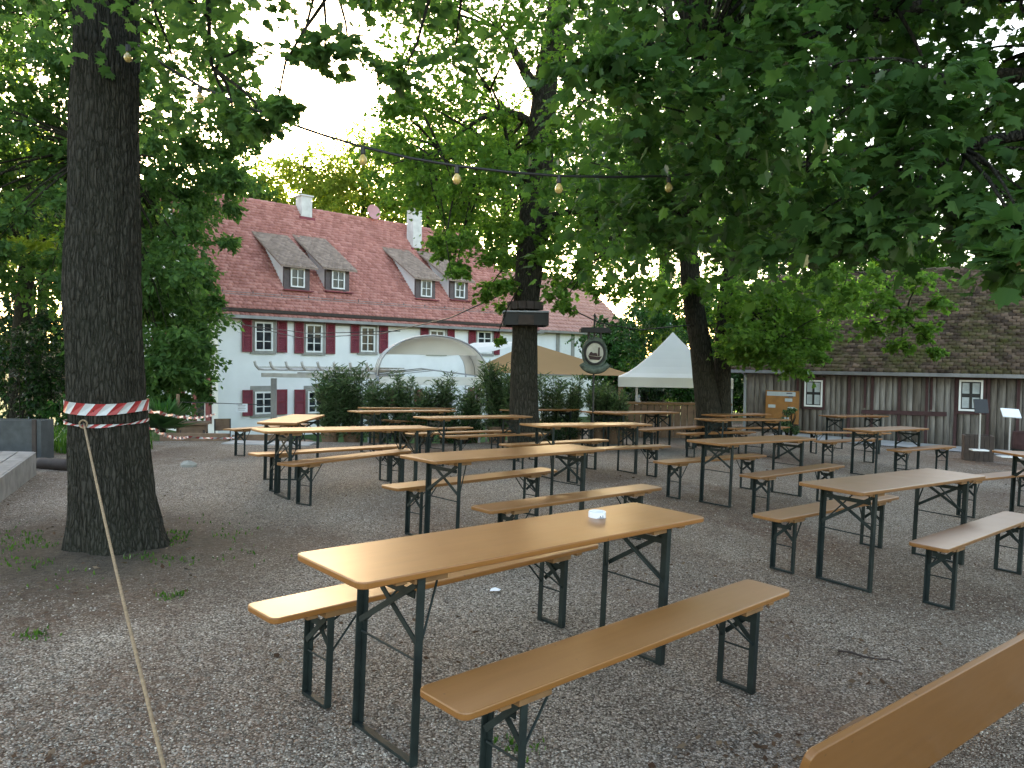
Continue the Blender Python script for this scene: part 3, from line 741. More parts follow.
def surround(x0, x1, z0, z1, y, parent, t=.16):
    s = MB(); cx = (x0+x1)/2
    s.box((x0-t/2, y-.012, (z0+z1)/2), (t, .03, z1-z0)); s.box((x1+t/2, y-.012, (z0+z1)/2), (t, .03, z1-z0))
    s.box((cx, y-.014, z1+t*.75), (x1-x0+2*t, .04, t*1.5)); s.box((cx, y-.03, z0-t*.4), (x1-x0+2*t, .10, t*.8))
    s.build('window_surround', M['stone_trim'], parent)
def win_px(xa, xb, ya, yb, shl=None, shr=None, cols=2, rows=3, shy=None):
    a = fpt(xa, (ya+yb)/2); b = fpt(xb, (ya+yb)/2); t = fpt((xa+xb)/2, ya); u_ = fpt((xa+xb)/2, yb)
    window(a.x, b.x, u_.z, t.z, -.03, house, cols, rows)
    surround(a.x, b.x, u_.z, t.z, 0, house)
    for s_ in (shl, shr):
        if s_:
            c0 = fpt(s_[0], ya).x; c1 = fpt(s_[1], ya).x
            shutter(c0, c1, u_.z-.05, t.z+.08, -.03, house)
win_px(254, 272, 322, 351, (241.6, 251.5), (276.5, 286.5))
win_px(305, 321.5, 324.5, 352.5, (294, 303), (325.5, 334.5))
win_px(360, 374, 327, 352, (350.3, 358.5), (378.8, 387.3))
win_px(428.7, 443.5, 330, 353, (420, 427.5), (447, 453.8))
win_px(476.3, 491, 331, 353.5, (468, 475), (493.5, 499))
win_px(254, 272, 391.5, 414, (242, 252), (276, 286.5), 2, 3)
win_px(307, 323, 391, 413, (294, 304.6), (327, 336), 2, 3)
win_px(478, 491, 389, 408, (467.5, 476), (493.5, 500.5), 2, 2)
win_px(396, 411, 391, 411, (386, 394), (414, 422), 2, 2)
# blind window
a = fpt(336, 330); b = fpt(349.5, 330); t = fpt(343, 325.5); u_ = fpt(343, 351)
bl = MB(); bl.box(((a.x+b.x)/2, -.012, t.z-.02+.11), (b.x-a.x+.2, .03, .24)); bl.build('blind_lintel', M['stone_trim'], house)
# gable wall: windows with shutters, door
for z0, z1, y0, y1 in ((.5, 2.6, 1.2, 2.1), (.5, 2.6, 4.2, 5.2), (4.0, 5.2, 2.2, 3.1), (4.0, 5.2, 6.4, 7.3)):
    g_ = MB(); g_.box((-.03, (y0+y1)/2, (z0+z1)/2), (.06, y1-y0, z1-z0)); wf = g_.build('window', M['white_paint'], house)
    g2 = MB(); g2.box((-.075, (y0+y1)/2, (z0+z1)/2), (.03, (y1-y0)*.8, (z1-z0)*.86)); g2.build('pane', M['glass'], wf)
    for ya in (y0-.55, y1+.05):
        s = MB(); s.box((-.035, ya+.25, (z0+z1)/2), (.06, .5, z1-z0)); s.build('shutter', M['shutter'], house)
# dormers with their own shed roofs
tanr = RISE/half
DW, DH = 1.25, 1.25
def dormer(px, py):
    p = Vector(hit(px, py, PL + Vector((0,0,EZ)), (hn*(-tanr) + Vector((0,0,1))).normalized()))
    l = loc(p); y = l.y; z = EZ + y*tanr
    d = MB()
    x0, x1 = l.x-DW/2, l.x+DW/2; zt = z + DH
    run = (DH - .02)/(tanr - .60)
    d.box((l.x, y+.06, z+DH/2-.1), (DW, .12, DH+.2))
    do = d.build('dormer', M['dormer_front'], house)
    ck = MB()
    for xx in (x0, x1-.08):
        ck.prism([(xx, y+.12, z-.05), (xx, y+.12, zt-.05), (xx, y+run, z+run*tanr-.05)], (0,0,0), (.08,0,0))
    ck.build('dormer_cheek', M['render_white'], do)
    window(l.x-.34, l.x+.34, z+.16, z+1.02, y-.03, do, 2, 2, thick=.06)
    o_ = .28
    A = Vector((x0-.28, y-o_, zt - o_*.60)); sl2 = Vector((0, 1, .60)).normalized(); SLn = (run+o_+.05)*math.hypot(1, .60)
    rb_ = MB(); 
    rb_.prism([A + Vector((0,0,-.01)), A + Vector((DW+.56,0,-.01)), A + Vector((DW+.56,0,-.01)) + sl2*SLn, A + Vector((0,0,-.01)) + sl2*SLn], (0,0,-.07), (0,0,0))
    rr = rb_.build('dormer_roof', M['tile_dormer'], do)
    tile_roof(A, (1,0,0), sl2, DW+.56, SLn, .19, .165, M['tile_dormer'], 'dormer_tiles', rr)
    fl = MB(); fl.beam((x0-.1, y-.1, z+.01), (x1+.1, y-.1, z+.01), .3, .05); fl.build('flashing', M['shutter'], do)
for px, py in ((297, 291), (337.5, 292.5), (425.5, 300), (459, 301)): dormer(px, py)
# chimneys
for xa, xb, yt, yb in ((300.5, 313, 199, 219), (410, 424.5, 214, 250)):
    n_ = (hn*(-tanr) + Vector((0,0,1))).normalized()
    l = loc(hit((xa+xb)/2, yb, PL + Vector((0,0,EZ)), n_)); Yd = (PL + hu*l.x + hn*l.y).y
    W = .62; H = (yb-yt)/F_PX*Yd*1.12
    c = MB(); c.box((l.x, l.y+.3, l.z+H/2-.3), (W*.95, W, H+.6)); c.box((l.x, l.y+.3, l.z+H+.03), (W+.10, W+.12, .07))
    co = c.build('chimney', M['chimney'], ro)
    fl = MB(); fl.box((l.x, l.y-.02, l.z-.02), (W+.22, .18, .22)); fl.build('chimney_flashing', M['shutter'], ro)
# satellite dish on the ridge
n_ = (hn*(-tanr) + Vector((0,0,1))).normalized()
dp = loc(at(377.5, 216, 41)); 
dish = MB()
prof = [(.0, .0), (.18, .015), (.32, .05), (.42, .09)]
dd = MB().lathe(prof, 24); rot = Matrix.Rotation(R(78), 3, 'X') @ Matrix.Rotation(R(0), 3, 'Z')
dish.add([rot @ Vector(v) + Vector((dp.x, half-.1, EZ+RISE+.42)) for v in dd.v], dd.f)
dish.add([rot @ (Vector(v) + Vector((0,0,-.012))) + Vector((dp.x, half-.1, EZ+RISE+.42)) for v in dd.v], [tuple(reversed(f)) for f in dd.f])
dish.tube([(dp.x, half, EZ+RISE-.1), (dp.x, half-.04, EZ+RISE+.42)], .03, 8)
dish.build('satellite_dish', M['dish'], house, smooth=True)
# snow guard rail near the eave
sg = MB()
for k in range(2): sg.beam((.3, .52+k*.06, EZ+.60+k*.10), (LM-.4, .52+k*.06, EZ+.60+k*.10), .02, .02)
for i in range(14): sg.beam((.4+i*1.3, .6, EZ+.55), (.4+i*1.3, .5, EZ+.78), .03, .03)
sg.build('snow_guard', M['zinc'], house)

# the lower wing
wing = empty('house_wing', PL + hu*LM, HA, 'low white wing with lighter tiles and tall panelled openings', 'house')
DW2 = 9.0; R2 = 3.7
wb = MB(); wb.box((LW/2+.003, DW2/2, EZ/2-.5), (LW, DW2, EZ+.95)); wb.prism([(LW, 0.01, EZ-.03), (LW, DW2, EZ-.03), (LW, DW2/2, EZ+R2-.05)], (-.35,0,0), (-.001,0,0)); wb.build('wall', M['render_white'], wing)
sw = Vector((0, DW2/2, R2)).normalized(); SW = math.hypot(DW2/2, R2); lw = Vector((.27, 0, EZ)) - sw*.4
rw = MB(); rw.prism([(.27, lw.y, lw.z-.02), (LW+.3, lw.y, lw.z-.02), (LW+.3, DW2/2, EZ+R2-.02), (.27, DW2/2, EZ+R2-.02)], (0,0,-.12), (0,0,0))
hb = Vector((0, DW2, EZ)) + Vector((0, DW2/2, -R2)).normalized()*.4
rw.prism([(.27, DW2/2+.002, EZ+R2-.02), (LW+.3, DW2/2+.002, EZ+R2-.02), (LW+.3, hb.y, hb.z), (.27, hb.y, hb.z)], (0,0,-.12), (0,0,0))
rwo = rw.build('roof', M['tile_wing'], wing)
tile_roof(lw, (1,0,0), sw, LW+.03, SW+.4, .30, .36, M['tile_wing'], 'roof_tiles', rwo, thick=.07)
gt = MB(); gt.box((LW/2+.15, lw.y-.08, lw.z-.05), (LW+.3, .16, .13)); gt.build('gutter', M['zinc'], wing)
def wpx(px, py): 
    p = fpt(px, py); return p.x - LM, p.z
for xa in (557.5, 572.5, 584, 608):
    x_, z_ = wpx(xa, 345); po = MB(); po.box((x_, -.02, EZ-1.2), (.28, .06, 2.3)); po.build('post', M['stone_trim'], wing)
x0, z0 = wpx(560, 352); x1, z1 = wpx(570.5, 334)
po = MB(); po.box(((x0+x1)/2, -.01, EZ-1.1), (x1-x0, .03, 2.0)); po.build('panel', M['white_paint'], wing)
x0, z0 = wpx(530, 376); x1, z1 = wpx(626, 371)
po = MB(); po.box((LW/2, -.05, z0+.2), (LW, .12, .36)); po.build('cornice', M['concrete'], wing)
for px in (596, 616): 
    x_, z_ = wpx(px, 345); window(x_-.5, x_+.5, EZ-2.1, EZ-.5, -.03, wing, 2, 3)

# ------------------------------------------------------------------ beer benches and tables
def rounded(L, W, r, n=5):
    pts = []
    for cx, cy, a0 in ((L/2-r, W/2-r, 0), (-L/2+r, W/2-r, 90), (-L/2+r, -W/2+r, 180), (L/2-r, -W/2+r, 270)):
        for i in range(n+1):
            a = R(a0 + 90*i/n); pts.append((cx + r*math.cos(a), cy + r*math.sin(a)))
    return pts
def board_mb(L, W, T, z, r=.035):
    mb = MB(); rings = [(-T, .004), (-T+.004, 0), (-.005, 0), (-.0012, .0015), (0, .005)]; vs = []
    for dz, ins in rings: vs += [(x, y, z+dz) for x, y in rounded(L-2*ins, W-2*ins, r-ins)]
    n_ = len(vs)//len(rings)
    fs = [(i*n_+k, i*n_+(k+1) % n_, (i+1)*n_+(k+1) % n_, (i+1)*n_+k) for i in range(len(rings)-1) for k in range(n_)]
    fs += [tuple(range(n_-1, -1, -1)), tuple(range((len(rings)-1)*n_, len(rings)*n_))]
    return mb.add(vs, fs)
def angle_iron(mb, x, y, z0, z1, w, t, sx, sy):
    mb.prism([(x, y, 0), (x+sx*w, y, 0), (x+sx*w, y+sy*t, 0), (x+sx*t, y+sy*t, 0), (x+sx*t, y+sy*w, 0), (x, y+sy*w, 0)][::(1 if sx*sy > 0 else -1)], (0,0,z0), (0,0,z1))
def make_set(name, H, W, fw):
    root = empty(name)
    T = .027; L = 2.2; xi = L/2 - .293
    board_mb(L, W, T, H).build('tabletop' if name == 'beer_table' else 'seat', M['board'], root)
    lw_ = .036 if name == 'beer_table' else .032
    for sx in (-1, 1):
        x = sx*xi
        c = MB(); c.box((x - sx*.05, 0, H-T-.016), (.16, W*.84, .030)); c.box((x + sx*.10, 0, H-T-.009), (.05, W*.9, .016)); c.build('cleat', M['cleat'], root)
        fr = MB(); zt = H-T-.034
        fr.beam((x, -fw/2+.04, zt-.05), (x, fw/2-.04, zt-.05), .006, .03)
        fo = fr.build('leg_frame', M['iron'], root)
        fb = MB(); fb.beam((x, -fw/2+.004, .008), (x, fw/2-.004, .008), .028, .014); fb.build('foot_bar', M['iron'], fo)
        for sy in (-1, 1):
            l = MB(); angle_iron(l, x - sx*.018, sy*fw/2, 0, zt+.028, lw_, .007, sx, -sy); l.build('leg', M['iron'], fo)
        xb = MB(); zb2 = zt - (.25 if name == 'beer_table' else .15)
        for s_ in (-1, 1):
            xb.beam((x + sx*.012*s_, -s_*(fw/2-.02), zt-.005), (x + sx*.012*s_, s_*(fw/2-.02), zb2), .006, .024)
        xb.tube([(x, -fw/2+.02, zb2-.05), (x, fw/2-.02, zb2-.05)], .005, 6)
        xb.build('cross_brace', M['iron'], fo)
        st = MB()
        for sy in (-1, 1): st.tube([(x - sx*.01, sy*(fw/2-.012), zb2-.02), (x - sx*.24, sy*.03, H-T-.012)], .0055, 6)
        st.build('strut', M['iron'], fo)
    return root
table0 = make_set('beer_table', .77, .50, .43); bench0 = make_set('beer_bench', .47, .25, .20)
first = {'t': True, 'b': True}
def put(kind, x, y, th, label):
    src = table0 if kind == 't' else bench0
    o = src if first[kind] else copy_tree(src); first[kind] = False
    n_ = gnorm(x, y); u = Vector((math.cos(th), math.sin(th), 0)); u = (u - n_*u.dot(n_)).normalized(); v = n_.cross(u)
    o.rotation_euler = Matrix((u, v, n_)).transposed().to_euler(); o.location = (x, y, gz(x, y) + .004)
    tag(o, label, 'table' if kind == 't' else 'bench', 'folding beer tables in the yard' if kind == 't' else 'beer benches in the yard')
    return o
ITEMS = [
('t',.087,3.517,.748,'large orange brown beer table in front with a white ashtray on it'),
('b',.560,3.122,.759,'big orange beer bench in front of the ashtray table'),
('b',-.306,3.896,.794,'beer bench with white gleam at its end, tucked behind the ashtray table'),
('t',3.184,6.093,.653,'beer table with its far end shining white, between a dull bench and a shiny bench'),
('b',2.810,6.456,.706,'dull brown beer bench on the far side of the half shiny table'),
('b',3.632,5.717,.726,'beer bench whose seat shines bluish white, in front of the half shiny table'),
('t',3.080,9.392,.695,'brown beer table standing in front of the forked tree, second of its row'),
('b',2.663,9.762,.690,'orange brown beer bench behind the table before the forked tree'),
('t',-1.952,8.858,.652,'house end beer table with two benches tucked under it'),
('t',-.015,6.847,.776,'beer table directly behind the ashtray table'),
('b',-.329,7.218,.832,'beer bench on the far side of the table behind the ashtray table'),
('b',.555,6.337,.759,'beer bench between the ashtray table and the table behind it'),
('b',-2.240,9.297,.826,'far one of the two benches tucked under the table at the house end'),
('b',-1.832,8.631,1.064,'near one of the two benches tucked under the table at the house end'),
('t',-.613,12.362,.728,'beer table in front of the middle maple and the low box hedge'),
('b',-.242,12.473,.678,'beer bench beneath the table in front of the middle maple'),
('b',-.889,12.902,.741,'beer bench on the hedge side of the table in front of the middle maple'),
('b',-1.632,13.588,.72,'beer bench half hidden between the maple table and the hedge tables'),
('b',-1.981,16.589,.745,'low beer bench standing right at the foot of the oleanders'),
('b',.315,17.695,.754,'beer bench by the hedge to the marquee side of the middle maple'),
('b',2.111,16.051,.80,'beer bench under the far table before the emblem sign'),
('t',-2.056,14.113,.765,'front one of two tables before the oleanders near the white tunnel'),
('t',-2.244,15.998,.712,'back one of two tables before the oleanders near the white tunnel'),
('t',1.149,11.172,.579,'mid yard beer table, second row beyond the ashtray table'),
('b',.696,11.333,.740,'beer bench on the far side of the mid yard table'),
('b',1.498,10.734,.645,'beer bench on the near side of the mid yard table'),
('t',2.510,16.335,.591,'far beer table in front of the round emblem sign'),
('t',.653,16.538,.820,'beer table close to the hedge on the marquee side of the middle maple'),
('t',4.485,14.319,.555,'beer table at the foot of the forked tree'),
('b',4.096,14.689,.634,'beer bench between the forked tree and the table at its foot'),
('b',5.599,16.903,.598,'grey beer bench beyond the table at the foot of the forked tree'),
('t',5.041,16.531,.759,'greyish beer table nearest to the end of the barn'),
('t',6.517,12.843,.678,'beer table in front of the long red rail of the barn'),
('t',8.281,17.885,.590,'pale edged beer table close to the barn wall under the first window'),
('b',7.297,16.145,.255,'beer bench before the pale edged table by the barn wall'),
('b',6.355,13.898,.683,'beer bench on the barn side of the table in front of the red rail'),
('b',7.073,12.714,.672,'shiny grey beer bench in front of the table before the red rail'),
('b',3.399,8.835,.745,'beer bench between the half shiny table and the table before the forked tree'),
('t',7.091,9.117,.115,'pale beer table cut off by the edge of the picture below the stands'),
('b',6.101,9.236,.586,'pale grey beer bench reaching behind the half shiny table'),
('t',-3.095,10.494,1.656,'beer table turned end on, behind the table at the house end'),
('b',-4.35,13.3,1.25,'brown beer bench beside the table turned end on'),
('t',2.806,16.172,.72,'beer table right in front of the plank counter'),
('b',3.446,15.978,.72,'beer bench standing against the plank counter'),
('b',3.339,15.570,.80,'beer bench one step in front of the bench against the counter'),
]
for it in ITEMS: put(*it)

# table tipped on its long edge, bottom right
tt = make_set('beer_table', .77, .50, .24)
for o in list(tt.children):
    pass
uu = Vector((math.cos(.648), math.sin(.648), -.01)).normalized()
nh = Vector((-uu.y, uu.x, 0)).normalized()
pb = 1.34; ptp = 1.185
def on_line(p, px):
    r = ray(px, 384); k = p/(Vector((r.x, r.y, 0)).dot(nh)); return k*Vector((r.x, r.y, 0))
# point on the ground edge
cpt = nh*pb + uu*3.15
zg = gz(cpt.x, cpt.y)
dn = (nh*(ptp-pb) + Vector((0,0,.474))).normalized()     # up along the board
nrm = uu.cross(dn).normalized()
if nrm.dot(nh) > 0: nrm = -nrm                            # top face looks back at the viewer
ax = dn.cross(nrm)
cen = cpt + dn*.25; cen.z = zg + .237
mat = Matrix((ax, dn, nrm)).transposed().to_4x4(); mat.translation = cen - nrm*.77
tt.matrix_world = mat
tag(tt, 'beer table tipped over onto its long edge, its top facing the viewer', 'table', 'folding beer tables in the yard')
# its legs are folded flat against the underside
for fo in [c for c in tt.children if c.name.startswith('leg_frame')]:
    sx = 1 if sum(v.co.x for v in fo.data.vertices) > 0 else -1
    h = Vector((sx*(1.1-.293), 0, .715))
    fo.matrix_local = Matrix.Translation(h) @ Matrix.Rotation(R(89)*sx, 4, 'Y') @ Matrix.Translation(-h)
    for s in [c for c in fo.children if c.name.startswith('strut')]: bpy.data.objects.remove(s)

# ashtray
p = hit(597, 521, Vector((0, 0, gz(.3, 3.7) + .774)), gnorm(.3, 3.7))
ash = MB().lathe([(.0, .0), (.044, .0), (.047, .003), (.047, .050), (.045, .053), (.042, .052), (.041, .012), (.0, .010)], 40)
ao = ash.build('ashtray', M['ceramic'], None, smooth=False); ao.location = p; ao.rotation_euler = (0, 0, .6)
tag(ao, 'small white round ashtray with a grey print on its side', 'ashtray')
em = MB()
for k in range(-3, 4):
    a0 = R(-90-33+20) + R(9)*k
    if k == 3: continue
    hgt = (.012, .016, .024, .018, .026, .014)[k+3]
    q = [(.0475*math.cos(a0), .0475*math.sin(a0), .012), (.0475*math.cos(a0+R(6)), .0475*math.sin(a0+R(6)), .012), (.0475*math.cos(a0+R(6)), .0475*math.sin(a0+R(6)), .012+hgt), (.0475*math.cos(a0), .0475*math.sin(a0), .012+hgt)]
    em.add(q, [(0,1,2,3)])
em.build('printed_emblem', M['ink'], ao)

# ------------------------------------------------------------------ barrier tape and rope
def tape_ring(name, cz_px, h_px, label, d=6.0, nst=26, tilt=.0, twist=0.0):
    c = at(107, cz_px, d); hh = h_px/F_PX*d
    mb = MB(); n_ = nst*2; vs = []
    r = .303; zoff = []
    for k in range(n_+1):
        a = 2*math.pi*k/n_; sl_ = .5*2*math.pi/n_
        z = c.z + .012*math.sin(a*2+1) + tilt*math.cos(a)
        w = hh*(1 if not twist else (.25+.75*abs(math.cos(a*twist))))
        rr = r*(1+.012*math.sin(5*a))
        vs.append((c.x + rr*math.cos(a-sl_), c.y + rr*math.sin(a-sl_), z-w/2)); vs.append((c.x + (rr+.004)*math.cos(a+sl_), c.y + (rr+.004)*math.sin(a+sl_), z+w/2))
    for k in range(n_): mb.add(vs[2*k:2*k+4], [(0,2,3,1)], k % 2)
    o = mb.build(name, [M['red_tape'], M['white_tape']]); return tag(o, label, 'barrier tape')
tape_ring('barrier_tape', 406, 11, 'red and white striped tape wound flat round the big trunk', nst=13)
tape_ring('barrier_tape', 421.5, 3.5, 'thin twisted tape wound round the big trunk under the flat one', nst=22, twist=2.5)
def tape_line(pts, w, label, seg=.16):
    P = [Vector(p) for p in pts]; mb = MB(); acc = []
    for a, b in zip(P[:-1], P[1:]):
        L = (b-a).length; k = max(3, int(L/seg))
        for i in range(k): 
            t = i/k; q = a.lerp(b, t); q.z -= .008*L*math.sin(math.pi*t); acc.append(q)
    acc.append(P[-1])
    prev = None
    for i, q in enumerate(acc):
        tw = math.sin(i*.9)*1.2
        d = (acc[min(i+1, len(acc)-1)] - acc[max(i-1, 0)]).normalized(); side = d.cross(Vector((0,0,1))).normalized()
        upv = (Vector((0,0,1))*math.cos(tw) + side*math.sin(tw))*w/2
        cur = (q+upv, q-upv)
        if prev: mb.add([prev[1], cur[1], cur[0], prev[0]], [(0,1,2,3)], i % 2)
        prev = cur
    return tag(mb.build('barrier_tape', [M['red_tape'], M['white_tape']]), label, 'barrier tape')
tape_line([at(142, 409, 6.2), at(215, 414, 15.6)], .045, 'striped tape stretched from the big trunk towards the terrace, upper line')
tape_line([at(143, 424, 6.2), at(188, 437, 13.5), at(238, 437.5, 16)], .045, 'striped tape sagging from the big trunk towards the terrace, lower line')
# rope from the trunk down to the front
ra = at(84, 424, 5.70); rb2 = Vector((-1.33, 2.72, gz(-1.33, 2.72)+.01)); r_end = at(172, 800, 2.55)
rp = MB(); pts = []
for i in range(41):
    t = i/40; q = ra.lerp(r_end, t); q.z -= .05*math.sin(math.pi*t); pts.append(q)
rp.tube(pts, .0075, 8); rp.tube([Vector((ra.x, ra.y, ra.z))+Vector((.03*math.cos(a), -.01, .03*math.sin(a))) for a in np.linspace(0, 6.28, 12)], .007, 6)
tag(rp.build('rope', M['rope'], None, smooth=True), 'tan hemp rope running from the big trunk down to the ground', 'rope')

# ------------------------------------------------------------------ left edge: platform, planter
def plat():
    A = at(-60, 500, 5.6); p0 = hit(36, 451, Vector((0,0,.24)), Vector((0,0,1)));  
    root = empty('wooden_platform', (0,0,0), 0, 'low grey boarded platform beside the gravel path', 'platform')
    c0 = Vector((-6.35, 9.9, 0)); d1 = Vector((-.05, -1, 0)).normalized(); 
    # right edge runs towards the viewer
    e0 = hit(36, 452, Vector((0,0,.32)), Vector((0,0,1))); e1 = hit(-30, 500, Vector((0,0,.32)), Vector((0,0,1)))
    d1 = (e1-e0).normalized(); d2 = Vector((-1, 0.05, 0)).normalized(); L = 4.6; W = 2.2
    for i in range(10):
        b = MB(); a = e0 + d2*(.03 + i*.22)
        b.prism([a, a + d2*.20, a + d2*.20 + d1*L, a + d1*L], (0,0,-.03), (0,0,0)); b.build('deck_board', M['grey_deck'], root)
    f = MB(); f.prism([e0, e0 + d2*.025, e0 + d2*.025 + d1*L, e0 + d1*L], (0,0,-.34), (0,0,-.002)); f.prism([e0 + d2*.03 - d1*.03, e0 + d2*W - d1*.03, e0 + d2*W - d1*.002, e0 + d2*.03 - d1*.002], (0,0,-.34), (0,0,0))
    f.build('fascia', M['grey_deck'], root)
plat()
p0 = at(-40, 447, 11.6); p1 = at(42, 447, 11.6); zt = at(20, 419, 11.6).z; zb_ = gz(p1.x, p1.y)
pr = empty('planter_box', ((p0.x+p1.x)/2, p1.y+.3, zb_), 0, 'dark grey planter box at the edge of the lawn', 'planter')
b = MB(); W = p1.x-p0.x; H = zt - zb_
b.box((0, -.3, H/2-.02), (W, .04, H)); b.box((0, -.02, H/2-.02), (W, .04, H)); b.box((W/2-.02, -.16, H/2-.02), (.04, .236, H-.006)); b.box((-W/2+.02, -.16, H/2-.02), (.04, .236, H-.006)); b.build('box', M['planter'], pr)
b = MB(); b.box((W/2-.10, -.33, H/2), (.06, .03, H)); b.build('corner_post', M['dark_wood'], pr)
b = MB(); b.box((0, -.16, H-.12), (W-.09, .23, .05)); b.build('soil', M['dark_wood'], pr)
lg = MB(); a = at(38, 456, 10.4); c = at(72, 459, 10.2); a.z = gz(a.x, a.y)+.07; c.z = gz(c.x, c.y)+.07
lg.tube([a.lerp(c, i/6) for i in range(7)], [.08,.085,.08,.085,.09,.085,.08], 10); tag(lg.build('edging_log', M['dark_wood'], None, smooth=True), 'dark log edging the lawn behind the taped trunk', 'log')

# grass tufts: lawn at far left and round the trunk foot
def grass(label, pts, hmin, hmax, mat='grass', w=.012):
    n_ = len(pts); P = np.array(pts); a = rng.random(n_)*6.28; h = hmin + (hmax-hmin)*rng.random(n_)
    dx, dy = np.cos(a), np.sin(a); ln = (rng.random(n_)*.5+.1)*h; b2 = rng.random(n_)*6.28
    tip = P + np.stack([np.cos(b2)*ln, np.sin(b2)*ln, h], -1); mid = P + np.stack([np.cos(b2)*ln*.3, np.sin(b2)*ln*.3, h*.6], -1)
    sd = np.stack([dx, dy, np.zeros(n_)], -1)*w/2
    V = np.stack([P-sd, P+sd, mid+sd*.8, tip, mid-sd*.8], 1).reshape(-1, 3)
    return tag(np_mesh('grass', V, 5, M[mat], None, [[0,1,2,4],[4,2,3]]), label, 'grass', None, 'stuff')
pts = []
while len(pts) < 16000:
    x = random.uniform(-17, -6.4); y = random.uniform(9.5, 20)
    if x > -.50*y-1.2 and y > 14: continue
    if math.hypot(x+15, (y-16)*.8) > 7.4 + mnoise.noise(Vector((x, y, 0)))*1.5 and not (x < -6.6 and y > 12.5 and x < -.50*y+.2): continue
    pts.append((x, y, gz(x, y)))
grass('bright grass of the lawn beyond the planter', pts, .08, .40, 'grass', .03)
pts = []
for _ in range(1500):
    a = random.random()*6.28; r = .42 + abs(random.gauss(0, .42)); x = -3.2 + r*math.cos(a); y = 5.95 + r*.9*math.sin(a)
    if mnoise.noise(Vector((x*2.2, y*2.2, 5))) < .02: continue
    pts.append((x, y, gz(x, y)))
for cx, cy in ((-2.55, 3.95), (-2.15, 4.7), (.05, 3.0)):
    for _ in range(60): 
        x = random.gauss(cx, .05); y = random.gauss(cy, .04); pts.append((x, y, gz(x, y)))
grass('sparse weeds round the foot of the big trunk', pts, .008, .034, 'grass', .012)
# fallen leaves
n = 9000; x, y = scatter_xy(n, 2.4, 13)
P = np.stack([x, y, gz_np(x, y) + .012 + .012*rng.random(n)], -1)
keep = np.array([mnoise.noise(Vector((p[0]*.9, p[1]*.9, 1.7))) > .04 for p in P]); P = P[keep]; n = len(P)
V, k, loops = place_leaves(P, np.stack([rng.normal(size=n), rng.normal(size=n), rng.normal(size=n)*.25], -1), np.stack([rng.normal(size=n)*.3, rng.normal(size=n)*.3, np.ones(n)], -1), .012 + .036*rng.random(n)**3, 'diamond')
tag(np_mesh('leaf_litter', V, k, M['dead_leaf'], None, loops), 'brown fallen leaves scattered over the gravel', 'litter', None, 'stuff')
n = 1500; x, y = scatter_xy(n, 2.4, 9)
tw = MB()
for i in range(n):
    if mnoise.noise(Vector((x[i]*.8, y[i]*.8, 9))) < .0: continue
    a = random.gauss(.4, .9); L = random.uniform(.02, .075); z = gz(x[i], y[i]) + .010
    tw.tube([(x[i], y[i], z), (x[i]+L*math.cos(a), y[i]+L*math.sin(a), z+random.uniform(0, .006))], [.0016, .001], 3, False)
tag(tw.build('twig_litter', M['dark_wood']), 'fine brown twigs and bud scales lying on the gravel', 'litter', None, 'stuff')
sp = MB(); a = hit(838, 651, Vector((0,0,gz(1.9,4.2)+.012)), Vector((0,0,1))); c = hit(902, 663, Vector((0,0,gz(2,4.1)+.012)), Vector((0,0,1)))
sp.tube([a.lerp(c, i/5) + Vector((0, .012*math.sin(i*1.7), .004*math.sin(i*2))) for i in range(6)], [.007,.006,.006,.005,.004,.002], 6)
tag(sp.build('stick', M['dark_wood'], None, smooth=True), 'thin dark stick lying on the gravel before the tipped table', 'stick')
a = hit(495, 590, Vector((0,0,gz(-.1,5.2)+.016)), Vector((0,0,1)))
sp = MB(); sp.add([a+Vector(v) for v in ((-.035,-.02,0),(.03,-.03,.006),(.04,.02,0),(.0,.032,.01),(-.03,.02,.002))], [(0,1,2,3,4)])
sp.add([a+Vector(v)+Vector((0,0,-.002)) for v in ((-.035,-.02,0),(.03,-.03,.006),(.04,.02,0),(.0,.032,.01),(-.03,.02,.002))], [(4,3,2,1,0)])
tag(sp.build('paper_scrap', M['paper']), 'small white paper scrap on the gravel under the ashtray table', 'litter')
a = hit(188, 466, Vector((0,0,gz(-4.5,10.5))), Vector((0,0,1)))
st = MB().lathe([(0,-.05),(.09,-.03),(.10,.03),(.07,.07),(.0,.085)], 10)
for i, v in enumerate(st.v): st.v[i] = (v[0]*(1.25+.2*math.sin(i*1.9)), v[1]*(.9+.2*math.cos(i*2.3)), v[2]*(.9+.15*math.sin(i)))
so = st.build('stone', M['stone_trim'], None); so.location = a; tag(so, 'lone grey stone lying on the gravel near the taped trunk', 'stone')

